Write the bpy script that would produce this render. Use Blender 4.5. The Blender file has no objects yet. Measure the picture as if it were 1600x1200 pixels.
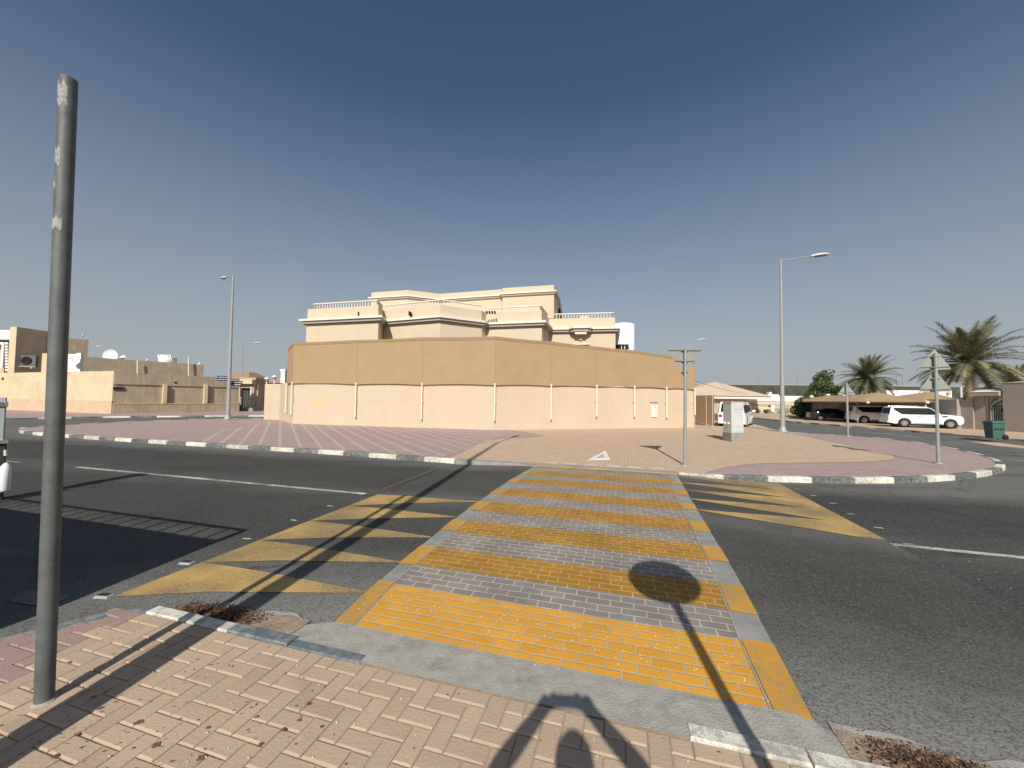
import bpy, bmesh, math, random
from mathutils import Vector, Matrix
random.seed(7)
C = bpy.context.scene.collection
S = bpy.context.scene
PI = math.pi
# ------------------------------------------------------------------ camera
F = 600.0                                  # focal length in pixels of a 1600 px wide picture
PITCH = math.atan(24/600); ROLL = math.radians(.7); EYE = 1.75
cam_d = bpy.data.cameras.new('camera'); cam = bpy.data.objects.new('camera', cam_d); C.objects.link(cam)
cam_d.sensor_width = 36; cam_d.lens = F/1600*36; cam_d.clip_start = .02; cam_d.clip_end = 6000
cam.matrix_world = Matrix.Translation((0, 0, EYE)) @ Matrix.Rotation(PI/2+PITCH, 4, 'X') @ Matrix.Rotation(ROLL, 4, 'Z')
S.camera = cam
# ------------------------------------------------------------------ sky, sun, exposure
AZ = math.radians(8.0); EL = math.radians(36.2)
w = bpy.data.worlds.new('World'); S.world = w; w.use_nodes = True
wn = w.node_tree.nodes; wl = w.node_tree.links
sky = wn.new('ShaderNodeTexSky'); sky.sky_type = 'NISHITA'; sky.sun_disc = False
sky.sun_elevation = EL; sky.sun_rotation = PI + AZ
sky.altitude = 0; sky.air_density = 1.0; sky.dust_density = 1.2; sky.ozone_density = 1.3
hsv = wn.new('ShaderNodeHueSaturation'); hsv.inputs['Saturation'].default_value = 1.12
bg = wn['Background']
SKY = .080
bg.inputs['Strength'].default_value = SKY
wl.new(sky.outputs[0], hsv.inputs['Color'])
# dusty air near the horizon, by elevation only
tcw = wn.new('ShaderNodeTexCoord'); sxw = wn.new('ShaderNodeSeparateXYZ'); wl.new(tcw.outputs['Generated'], sxw.inputs[0])
mr = wn.new('ShaderNodeMapRange'); mr.inputs[1].default_value = 0; mr.inputs[2].default_value = .62; mr.inputs[3].default_value = 1; mr.inputs[4].default_value = 0; wl.new(sxw.outputs[2], mr.inputs[0])
pw_ = wn.new('ShaderNodeMath'); pw_.operation = 'POWER'; pw_.inputs[1].default_value = 1.2; wl.new(mr.outputs[0], pw_.inputs[0])
mxw = wn.new('ShaderNodeMix'); mxw.data_type = 'RGBA'; wl.new(pw_.outputs[0], mxw.inputs[0]); wl.new(hsv.outputs[0], mxw.inputs[6])
mxw.inputs[7].default_value = (.385/SKY, .41/SKY, .44/SKY, 1); wl.new(mxw.outputs[2], bg.inputs['Color'])
sl = bpy.data.lights.new('sun', 'SUN'); sl.energy = 5.0; sl.angle = math.radians(.55); sl.color = (1, .95, .87)
sun = bpy.data.objects.new('sun', sl); C.objects.link(sun)
sun.rotation_euler = Vector((math.sin(AZ), math.cos(AZ), -math.tan(EL))).to_track_quat('-Z', 'Y').to_euler()
S.view_settings.view_transform = 'Standard'; S.view_settings.look = 'None'
S.view_settings.exposure = 0.0; S.view_settings.gamma = 1

# ------------------------------------------------------------------ placing helpers
cp, sp, cr, sr = math.cos(PITCH), math.sin(PITCH), math.cos(ROLL), math.sin(ROLL)
FW = Vector((0, cp, sp)); UP0 = Vector((0, -sp, cp)); RT0 = Vector((1, 0, 0))
RT = cr*RT0 + sr*UP0; UP = cr*UP0 - sr*RT0; EYEV = Vector((0, 0, EYE))
def ray(px, py): return FW + RT*((px-800)/F) + UP*((600-py)/F)
def at(px, py, z=0.0):
    d = ray(px, py); return EYEV + d*((z-EYE)/d.z)
def pt(px, py, y):
    d = ray(px, py); return EYEV + d*(y/d.y)
def hz(x, y, py):
    k = (600-py)/F
    return EYE + (k*(y*FW.y + x*FW.x) - x*UP.x - y*UP.y)/(UP.z - k*FW.z)
OX, OY, YAW = -1.39, 3.0, math.radians(-15.8)
cu, su = math.cos(YAW), math.sin(YAW)
def uv(u, v, z=0.0): return Vector((OX + u*cu - v*su, OY + u*su + v*cu, z))
ROAD = -.12

# ------------------------------------------------------------------ materials
def lin(c): return tuple(((x/255)/12.92 if x/255 <= .04045 else ((x/255+.055)/1.055)**2.4) for x in c)
def newmat(name):
    m = bpy.data.materials.new(name); m.use_nodes = True
    return m, m.node_tree.nodes, m.node_tree.links, m.node_tree.nodes['Principled BSDF']
def math_n(n, l, op, a, b=None, c=None):
    x = n.new('ShaderNodeMath'); x.operation = op
    for i, v in enumerate((a, b, c)):
        if v is None: continue
        if hasattr(v, 'links') or hasattr(v, 'is_output'): l.new(v, x.inputs[i])
        else: x.inputs[i].default_value = v
    return x.outputs[0]
def noise(n, l, vec, scale, detail=4, rough=.6):
    t = n.new('ShaderNodeTexNoise'); t.inputs['Scale'].default_value = scale
    t.inputs['Detail'].default_value = detail; t.inputs['Roughness'].default_value = rough
    l.new(vec, t.inputs['Vector']); return t.outputs['Fac']
def ramp(n, l, fac, lo, hi, c0=(0, 0, 0), c1=(1, 1, 1)):
    r = n.new('ShaderNodeMapRange'); r.inputs[1].default_value = lo; r.inputs[2].default_value = hi
    r.inputs[3].default_value = 0; r.inputs[4].default_value = 1; l.new(fac, r.inputs[0]); return r.outputs[0]
def mixc(n, l, fac, a, b, mode='MIX'):
    x = n.new('ShaderNodeMix'); x.data_type = 'RGBA'; x.blend_type = mode
    for i, v in ((0, fac), (6, a), (7, b)):
        if isinstance(v, (int, float)): x.inputs[i].default_value = v
        elif isinstance(v, tuple): x.inputs[i].default_value = (*v[:3], 1)
        else: l.new(v, x.inputs[i])
    return x.outputs[2]
def bump(n, l, h, bs, strength, dist):
    b = n.new('ShaderNodeBump'); b.inputs['Strength'].default_value = strength; b.inputs['Distance'].default_value = dist
    l.new(h, b.inputs['Height']); l.new(b.outputs[0], bs.inputs['Normal'])
def mat(name, col, rough=.85, var=.12, scale=3.0, fine=40, bmp=.15, metal=0.0, streak=0.0, dirt=None, spec=.3, bdist=.01):
    m, n, l, b = newmat(name)
    tc = n.new('ShaderNodeTexCoord'); v = tc.outputs['Object']
    f1 = noise(n, l, v, scale, 5); f2 = noise(n, l, v, fine, 3)
    dark = tuple(max(0, c*(1-var*1.6)) for c in col); lite = tuple(min(1, c*(1+var)) for c in col)
    c = mixc(n, l, ramp(n, l, f1, .3, .7), dark, lite)
    c = mixc(n, l, ramp(n, l, f2, .35, .65), c, mixc(n, l, .5, c, lite), 'MIX')
    if streak:
        mp = n.new('ShaderNodeMapping'); mp.inputs['Scale'].default_value = (5, 5, .22); l.new(v, mp.inputs[0])
        f3 = noise(n, l, mp.outputs[0], 1.0, 6, .7)
        c = mixc(n, l, math_n(n, l, 'MULTIPLY', ramp(n, l, f3, .42, .72), streak), c, dirt or tuple(x*.45 for x in col))
        f4 = noise(n, l, v, .5, 4, .7)
        c = mixc(n, l, math_n(n, l, 'MULTIPLY', ramp(n, l, f4, .45, .75), streak*.8), c, dirt or tuple(x*.45 for x in col))
    elif dirt:
        f4 = noise(n, l, v, scale*.35, 6, .7)
        c = mixc(n, l, ramp(n, l, f4, .52, .75), c, dirt)
    l.new(c, b.inputs['Base Color']); b.inputs['Roughness'].default_value = rough
    b.inputs['Metallic'].default_value = metal; b.inputs['Specular IOR Level'].default_value = spec
    if bmp: bump(n, l, f2, b, bmp, bdist)
    return m
def asphalt(name, base, seed=0, tone=1.0):
    m, n, l, b = newmat(name)
    tc = n.new('ShaderNodeTexCoord'); v = tc.outputs['Object']
    vo = n.new('ShaderNodeTexVoronoi'); vo.inputs['Scale'].default_value = 85; l.new(v, vo.inputs['Vector'])
    vo2 = n.new('ShaderNodeTexVoronoi'); vo2.inputs['Scale'].default_value = 38; l.new(v, vo2.inputs['Vector'])
    big = noise(n, l, v, .35, 5, .6)
    mp = n.new('ShaderNodeMapping'); mp.inputs['Rotation'].default_value = (0, 0, -YAW); mp.inputs['Scale'].default_value = (.12, 1.6, 1); l.new(v, mp.inputs[0])
    trk = noise(n, l, mp.outputs[0], 1.0, 3, .5)
    fine = noise(n, l, v, 160, 2)
    c = mixc(n, l, ramp(n, l, big, .3, .7), tuple(x*.74 for x in base), tuple(x*1.22 for x in base))
    if not seed:
        mg = n.new('ShaderNodeMapping'); mg.vector_type = 'TEXTURE'; mg.inputs['Location'].default_value = (OX, OY, 0); mg.inputs['Rotation'].default_value = (0, 0, YAW); l.new(v, mg.inputs[0])
        vv = mg.outputs[0]
    else: vv = v
    sv_ = n.new('ShaderNodeSeparateXYZ'); l.new(vv, sv_.inputs[0])
    wv_ = math_n(n, l, 'ADD', sv_.outputs[1], math_n(n, l, 'MULTIPLY_ADD', noise(n, l, v, .8, 4), 1.2, -.6))
    edge = math_n(n, l, 'MAXIMUM', ramp(n, l, wv_, 1.6, .1), ramp(n, l, wv_, 6.6, 7.8))
    mid = math_n(n, l, 'MULTIPLY', ramp(n, l, math_n(n, l, 'ABSOLUTE', math_n(n, l, 'SUBTRACT', wv_, 3.95)), .75, .1), .35)
    c = mixc(n, l, math_n(n, l, 'MAXIMUM', edge, mid), c, tuple(x*3.0 for x in base))
    c = mixc(n, l, math_n(n, l, 'MULTIPLY', ramp(n, l, trk, .45, .65), .35), c, tuple(x*.62 for x in base))
    g = n.new('ShaderNodeSeparateColor'); l.new(vo.outputs['Color'], g.inputs[0])
    c = mixc(n, l, math_n(n, l, 'MULTIPLY', ramp(n, l, g.outputs[0], .6, 1.0), .38), c, (.22, .21, .19))
    c = mixc(n, l, math_n(n, l, 'MULTIPLY', ramp(n, l, g.outputs[1], .6, 1.0), .6), c, (.018, .018, .018))
    spot = noise(n, l, v, 1.3, 2, .5)
    c = mixc(n, l, math_n(n, l, 'MULTIPLY', ramp(n, l, spot, .66, .76), .4), c, tuple(x*.45 for x in base))
    wob = n.new('ShaderNodeTexNoise'); wob.inputs['Scale'].default_value = 2.5; wob.inputs['Detail'].default_value = 6; l.new(v, wob.inputs['Vector'])
    vm = n.new('ShaderNodeVectorMath'); vm.operation = 'MULTIPLY_ADD'; l.new(wob.outputs['Color'], vm.inputs[0]); vm.inputs[1].default_value = (.5, .5, 0); l.new(v, vm.inputs[2])
    vc = n.new('ShaderNodeTexVoronoi'); vc.feature = 'DISTANCE_TO_EDGE'; vc.inputs['Scale'].default_value = .33; l.new(vm.outputs[0], vc.inputs['Vector'])
    gate = ramp(n, l, noise(n, l, v, .5, 3), .5, .6)
    c = mixc(n, l, math_n(n, l, 'MULTIPLY', math_n(n, l, 'MULTIPLY', ramp(n, l, vc.outputs['Distance'], .006, .002), gate), .55), c, tuple(x*.4 for x in base))
    l.new(c, b.inputs['Base Color']); b.inputs['Roughness'].default_value = .88; b.inputs['Specular IOR Level'].default_value = .25
    h = math_n(n, l, 'ADD', math_n(n, l, 'MULTIPLY', vo2.outputs['Distance'], -.6), math_n(n, l, 'MULTIPLY', vo.outputs['Distance'], -.5))
    bump(n, l, h, b, .55, .012)
    return m
def worn_paint(name, paint, under, wear=.5, scale=22, rough=.75):
    m, n, l, b = newmat(name)
    tc = n.new('ShaderNodeTexCoord'); v = tc.outputs['Object']
    f = noise(n, l, v, scale, 8, .75); f2 = noise(n, l, v, .9, 4); f3 = noise(n, l, v, 95, 3)
    s = math_n(n, l, 'ADD', math_n(n, l, 'MULTIPLY', f, .5), math_n(n, l, 'ADD', math_n(n, l, 'MULTIPLY', f2, .3), math_n(n, l, 'MULTIPLY', f3, .2)))
    k = ramp(n, l, s, .5+(wear-.5)*.3-.04, .5+(wear-.5)*.3+.05)
    tone = mixc(n, l, ramp(n, l, f2, .3, .7), tuple(x*.8 for x in paint), tuple(min(1, x*1.1) for x in paint))
    c = mixc(n, l, k, under, tone)
    l.new(c, b.inputs['Base Color']); b.inputs['Roughness'].default_value = rough
    bump(n, l, f3, b, .4, .006); return m
def brickmat(name, c1, c2, mortar, bw=.2, rh=.1, ms=.008, loc=(0, 0), dirt=.42, bstr=.5, patch=None):
    """stamped or laid running-bond blocks, in the object's own x, y"""
    m, n, l, b = newmat(name)
    tc = n.new('ShaderNodeTexCoord')
    mp = n.new('ShaderNodeMapping'); mp.inputs['Location'].default_value = (loc[0], loc[1], 0); l.new(tc.outputs['Object'], mp.inputs[0])
    # slightly wavy joints, as in stamped concrete
    nz = n.new('ShaderNodeTexNoise'); nz.inputs['Scale'].default_value = 2.2; l.new(mp.outputs[0], nz.inputs['Vector'])
    vm = n.new('ShaderNodeVectorMath'); vm.operation = 'MULTIPLY_ADD'; l.new(nz.outputs['Color'], vm.inputs[0]); vm.inputs[1].default_value = (.03, .03, 0); l.new(mp.outputs[0], vm.inputs[2])
    v = vm.outputs[0]
    br = n.new('ShaderNodeTexBrick'); l.new(v, br.inputs['Vector'])
    br.inputs['Scale'].default_value = 1; br.inputs['Brick Width'].default_value = bw; br.inputs['Row Height'].default_value = rh
    br.inputs['Mortar Size'].default_value = ms; br.inputs['Mortar Smooth'].default_value = .25; br.offset = .5
    br.inputs['Color1'].default_value = (*c1, 1); br.inputs['Color2'].default_value = (*c2, 1); br.inputs['Mortar'].default_value = (*mortar, 1); br.inputs['Bias'].default_value = 0
    f1 = noise(n, l, v, 1.7, 5, .65); f2 = noise(n, l, v, 60, 4, .7); f3 = noise(n, l, v, 9, 6, .7)
    c = mixc(n, l, math_n(n, l, 'MULTIPLY', ramp(n, l, f1, .4, .7), dirt), br.outputs['Color'], tuple(x*.4 for x in c1))
    c = mixc(n, l, math_n(n, l, 'MULTIPLY', ramp(n, l, f2, .5, .72), .4), c, tuple(x*.42 for x in c1))
    if patch: c = mixc(n, l, math_n(n, l, 'MULTIPLY', ramp(n, l, f3, .56, .68), .55), c, patch)
    l.new(c, b.inputs['Base Color']); b.inputs['Roughness'].default_value = .8; b.inputs['Specular IOR Level'].default_value = .3
    h = math_n(n, l, 'ADD', math_n(n, l, 'MULTIPLY', br.outputs['Fac'], -1.0), math_n(n, l, 'MULTIPLY', f2, .35))
    bump(n, l, h, b, bstr, .012); return m
def herring(name, c1, c2, mortar, wd=.11, rot=0.0, stripes=None, blotch=None):
    """90 degree herringbone of 2:1 blocks"""
    m, n, l, b = newmat(name)
    tc = n.new('ShaderNodeTexCoord')
    mp = n.new('ShaderNodeMapping'); mp.vector_type = 'TEXTURE'; mp.inputs['Rotation'].default_value = (0, 0, YAW+rot); mp.inputs['Scale'].default_value = (wd, wd, wd); l.new(tc.outputs['Object'], mp.inputs[0])
    sx = n.new('ShaderNodeSeparateXYZ'); l.new(mp.outputs[0], sx.inputs[0])
    M = lambda op, a, b_=None, c_=None: math_n(n, l, op, a, b_, c_)
    x, y = sx.outputs[0], sx.outputs[1]
    ix, iy = M('FLOOR', x), M('FLOOR', y); fx, fy = M('FRACT', x), M('FRACT', y)
    k = M('FLOORED_MODULO', M('SUBTRACT', ix, iy), 4.0)
    eq = lambda q: M('COMPARE', k, float(q), .4)
    k1, k2, k3 = eq(1), eq(2), eq(3)
    horiz = M('LESS_THAN', k, 1.5); vert = M('SUBTRACT', 1.0, horiz)
    lx = M('ADD', fx, k1); ly = M('ADD', fy, k2)
    wx = M('ADD', 1.0, horiz); wy = M('ADD', 1.0, vert)
    dx = M('MINIMUM', lx, M('SUBTRACT', wx, lx)); dy = M('MINIMUM', ly, M('SUBTRACT', wy, ly))
    d = M('MINIMUM', dx, dy)
    cb = n.new('ShaderNodeCombineXYZ'); l.new(M('SUBTRACT', ix, k1), cb.inputs[0]); l.new(M('SUBTRACT', iy, k2), cb.inputs[1])
    wn_ = n.new('ShaderNodeTexWhiteNoise'); wn_.noise_dimensions = '2D'; l.new(cb.outputs[0], wn_.inputs['Vector'])
    ov = tc.outputs['Object']
    big = noise(n, l, ov, .25, 6, .65); fine = noise(n, l, ov, 30, 4)
    c = mixc(n, l, wn_.outputs['Value'], c1, c2)
    c = mixc(n, l, math_n(n, l, 'MULTIPLY', ramp(n, l, big, .35, .7), .5), c, blotch or tuple(min(1, q*1.35) for q in c2))
    if stripes:
        mp2 = n.new('ShaderNodeMapping'); mp2.vector_type = 'TEXTURE'; mp2.inputs['Rotation'].default_value = (0, 0, stripes[0]); l.new(ov, mp2.inputs[0])
        s2 = n.new('ShaderNodeSeparateXYZ'); l.new(mp2.outputs[0], s2.inputs[0])
        wob = noise(n, l, ov, 4, 3)
        t = M('FLOORED_MODULO', M('ADD', s2.outputs[0], M('MULTIPLY', wob, .08)), stripes[1])
        inb = M('LESS_THAN', t, stripes[2])
        c = mixc(n, l, math_n(n, l, 'MULTIPLY', inb, math_n(n, l, 'MULTIPLY_ADD', noise(n, l, ov, 2.5, 6, .7), 1.1, .05)), c, stripes[3])
    c = mixc(n, l, ramp(n, l, d, .07, .03), c, mortar)
    c = mixc(n, l, math_n(n, l, 'MULTIPLY', ramp(n, l, fine, .5, .7), .25), c, tuple(q*.6 for q in c1))
    l.new(c, b.inputs['Base Color']); b.inputs['Roughness'].default_value = .85; b.inputs['Specular IOR Level'].default_value = .25
    bump(n, l, M('MULTIPLY_ADD', ramp(n, l, d, 0, .12), 1.0, M('MULTIPLY', fine, .3)), b, .6, .008); return m

M = {}
ASPH = (.052, .0515, .047)
M['asphalt'] = asphalt('asphalt', ASPH)
M['ramp'] = asphalt('ramp_asphalt', tuple(x*1.35 for x in (.052, .051, .046)), seed=1)
M['sand'] = mat('sand', (.42, .34, .25), var=.2, scale=.3, fine=12)
M['pink'] = herring('pink_paving', (.33, .235, .22), (.42, .305, .285), (.30, .24, .21), blotch=(.46, .36, .32))
M['pinkstripe'] = herring('striped_paving', (.33, .235, .22), (.42, .305, .285), (.30, .24, .21), stripes=(math.radians(31), .62, .11, (.55, .49, .42)), blotch=(.46, .36, .32))
M['beige'] = herring('beige_paving', (.50, .35, .235), (.59, .43, .295), (.38, .28, .19), blotch=(.57, .44, .33))
M['paver_beige'] = mat('beige_block', (.45, .335, .235), var=.06, scale=2.4, fine=55, bmp=.35, dirt=(.36, .27, .195))
M['paver_beige_b'] = mat('beige_block_b', (.47, .35, .245), var=.06, scale=3, fine=55, bmp=.35, dirt=(.34, .25, .18))
M['paver_beige_c'] = mat('beige_block_c', (.425, .315, .22), var=.06, scale=3, fine=55, bmp=.35, dirt=(.30, .22, .16))
M['paver_pink'] = mat('pink_block', (.33, .225, .20), var=.08, scale=3, fine=60, bmp=.35)
M['jointsand'] = mat('joint_sand', (.37, .285, .195), var=.2, scale=20, fine=90)
M['kerb_white'] = worn_paint('kerb_white', (.72, .68, .58), (.34, .32, .28), .40, 14)
M['kerb_black'] = worn_paint('kerb_black', (.085, .09, .095), (.26, .25, .23), .42, 14)
M['kerb_grey'] = mat('kerb_concrete', (.30, .29, .26), var=.18, scale=4, fine=50, bmp=.4, dirt=(.18, .18, .17))
M['blueblack'] = worn_paint('kerb_blueblack', (.10, .12, .14), (.24, .25, .24), .45, 9)
M['concrete'] = mat('rough_concrete', (.36, .34, .295), var=.16, scale=9, fine=75, bmp=1.0, dirt=(.20, .215, .21), bdist=.006)
M['yellow_asph'] = worn_paint('yellow_road_paint', (.50, .325, .105), (.19, .145, .08), .47, 60)
M['white_asph'] = worn_paint('white_road_paint', (.58, .56, .50), (.12, .115, .105), .42, 30)
M['white_pave'] = worn_paint('white_pave_paint', (.85, .80, .72), (.7, .6, .5), .30, 30)
M['faint'] = worn_paint('faint_line', (.17, .165, .155), (.09, .088, .082), .42, 20)
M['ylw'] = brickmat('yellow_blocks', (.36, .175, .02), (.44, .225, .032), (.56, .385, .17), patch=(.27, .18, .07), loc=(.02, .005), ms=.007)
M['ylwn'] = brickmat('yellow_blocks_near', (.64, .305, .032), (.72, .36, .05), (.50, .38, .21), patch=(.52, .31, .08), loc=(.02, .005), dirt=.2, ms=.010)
M['gry'] = brickmat('grey_blocks', (.235, .21, .18), (.29, .262, .228), (.54, .485, .41), loc=(.02, .005), patch=(.27, .23, .21), ms=.007)
M['ylwband'] = worn_paint('yellow_band', (.56, .285, .035), (.34, .24, .11), .38, 12)
M['gryband'] = mat('grey_band', (.26, .26, .24), var=.2, scale=5, fine=50)
M['cream'] = mat('cream_render', (.585, .485, .355), var=.04, scale=.8, fine=30, bmp=.15)
M['wall'] = mat('boundary_wall_render', (.565, .462, .335), var=.035, scale=.7, fine=14, bmp=.35, streak=.16, dirt=(.41, .315, .215))
M['white'] = mat('white_trim', (.72, .67, .58), var=.03, rough=.6)
M['whiteb'] = mat('white_render', (.82, .81, .79), var=.03, rough=.6)
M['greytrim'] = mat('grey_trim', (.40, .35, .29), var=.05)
M['fabric'] = mat('tan_shade_cloth', (.375, .262, .148), var=.05, scale=1.2, fine=60, bmp=.35, rough=.95, dirt=(.345, .24, .138))
M['fabric_edge'] = mat('tan_hem', (.31, .21, .12), var=.05, rough=.95)
M['creampipe'] = mat('cream_pipe', (.74, .66, .50), var=.03, rough=.55, bmp=0)
M['dark'] = mat('dark_opening', (.02, .018, .016), var=.1, bmp=0)
M['glass'] = mat('dark_glass', (.010, .012, .014), var=.0, rough=.3, bmp=0, spec=.08)
M['galv'] = mat('galvanised_steel', (.33, .35, .35), rough=.5, var=.16, scale=6, fine=90, metal=.35, bmp=.08)
M['galvpost'] = mat('galvanised_post', (.13, .14, .138), rough=.62, var=.2, scale=9, fine=110, metal=.3, bmp=.1)
M['lamp'] = mat('painted_lamp_pole', (.32, .33, .32), rough=.5, var=.06, metal=.1, bmp=.0)
M['lamphead'] = mat('lamp_head', (.62, .61, .57), rough=.4, var=.04, bmp=0)
M['lens'] = mat('lamp_lens', (.06, .06, .06), rough=.2, var=0, bmp=0)
M['signback'] = mat('sign_back', (.31, .31, .275), rough=.45, var=.08, metal=.25, bmp=0)
M['stain'] = worn_paint('adhesive_residue', (.36, .355, .335), (.14, .148, .145), .38, 26)
M['pebble'] = mat('pebble', (.6, .57, .5))
M['cab'] = mat('cabinet_grey', (.54, .565, .55), rough=.55, var=.05, bmp=0)
M['cabdark'] = mat('cabinet_detail', (.30, .32, .32), rough=.6, var=.05, bmp=0)
M['oldwall'] = mat('stained_shaded_render', (.46, .37, .255), var=.12, scale=1.4, fine=20, streak=.6, dirt=(.26, .21, .15), bmp=.3)  # streaks are real stains; shade of the grazing faces also darkens the base colour
M['oldlit'] = mat('weathered_cream_render', (.60, .495, .325), var=.08, scale=.9, fine=20, dirt=(.47, .32, .185), bmp=.2)
M['oldplinth'] = mat('weathered_plinth', (.56, .41, .275), var=.1, scale=1.4, fine=20)
M['red'] = mat('red_tile', (.33, .21, .155), var=.12, scale=3)
M['pinkroof'] = mat('pinkish_roof', (.58, .445, .335), var=.06, scale=.6)
M['green'] = mat('embankment_scrub', (.055, .06, .042), var=.3, scale=.5, fine=3, bmp=.6, dirt=(.085, .08, .055))
M['bin'] = mat('green_bin', (.06, .14, .12), rough=.6, var=.1, scale=3, bmp=0)
M['rubber'] = mat('rubber', (.022, .022, .022), rough=.8, var=.1, bmp=0)
M['carwhite'] = mat('white_car_paint', (.84, .84, .81), rough=.22, var=.0, bmp=0, spec=.6)
M['carblack'] = mat('black_car_paint', (.012, .012, .014), rough=.15, var=.0, bmp=0, spec=.7)
M['chrome'] = mat('chrome', (.65, .65, .66), rough=.2, var=0, metal=.9, bmp=0)
M['redlens'] = mat('tail_lens', (.30, .03, .03), rough=.25, var=0, bmp=0)
M['clearlens'] = mat('clear_lens', (.45, .46, .48), rough=.15, var=0, metal=.4, bmp=0)
M['greywall'] = mat('grey_render', (.34, .29, .25), var=.08, scale=.9, fine=16, bmp=.3)
M['iron'] = mat('black_iron', (.03, .03, .03), rough=.5, var=.1, bmp=0)
M['trunk'] = mat('palm_trunk', (.17, .12, .075), var=.3, scale=6, fine=30, bmp=.8)
M['frond'] = mat('palm_frond', (.13, .145, .075), var=.3, scale=.8, rough=.6, bmp=0)
M['frondb'] = mat('palm_frond_pale', (.24, .235, .13), var=.25, scale=.8, rough=.6, bmp=0)
M['deadfrond'] = mat('dry_frond', (.15, .115, .07), var=.3, scale=.8, bmp=0)
M['leaf'] = mat('tree_leaf', (.055, .085, .025), var=.35, scale=1.2, rough=.6, bmp=0)
M['leafb'] = mat('tree_leaf_light', (.10, .13, .045), var=.3, scale=1.2, rough=.6, bmp=0)
M['bark'] = mat('bark', (.13, .10, .07), var=.2)
M['litter'] = mat('dry_leaf', (.17, .085, .045), var=.5, scale=30, bmp=0)
M['litterb'] = mat('dry_leaf_dark', (.06, .035, .022), var=.5, scale=30, bmp=0)
M['blot'] = mat('dark_stain', (.13, .095, .07), var=.3, scale=40, bmp=.5)
M['signblue'] = mat('street_sign_blue', (.02, .035, .10), rough=.4, var=.05, bmp=0)
M['ink'] = mat('sign_white', (.75, .76, .78), rough=.5, var=0, bmp=0)
M['blackink'] = mat('black_ink', (.02, .03, .03), rough=.6, var=0, bmp=0)
M['skin'] = mat('skin', (.42, .25, .17), rough=.6, var=.05, bmp=0)
M['shirt'] = mat('shirt', (.10, .14, .22), var=.1)
M['trouser'] = mat('trousers', (.05, .05, .06), var=.1)
M['hair'] = mat('hair', (.02, .015, .012), var=.1)
M['brown'] = mat('brown_sack', (.15, .08, .05), var=.2)
M['yellowstain'] = mat('yellow_stain', (.60, .47, .27), var=.05)

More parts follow.
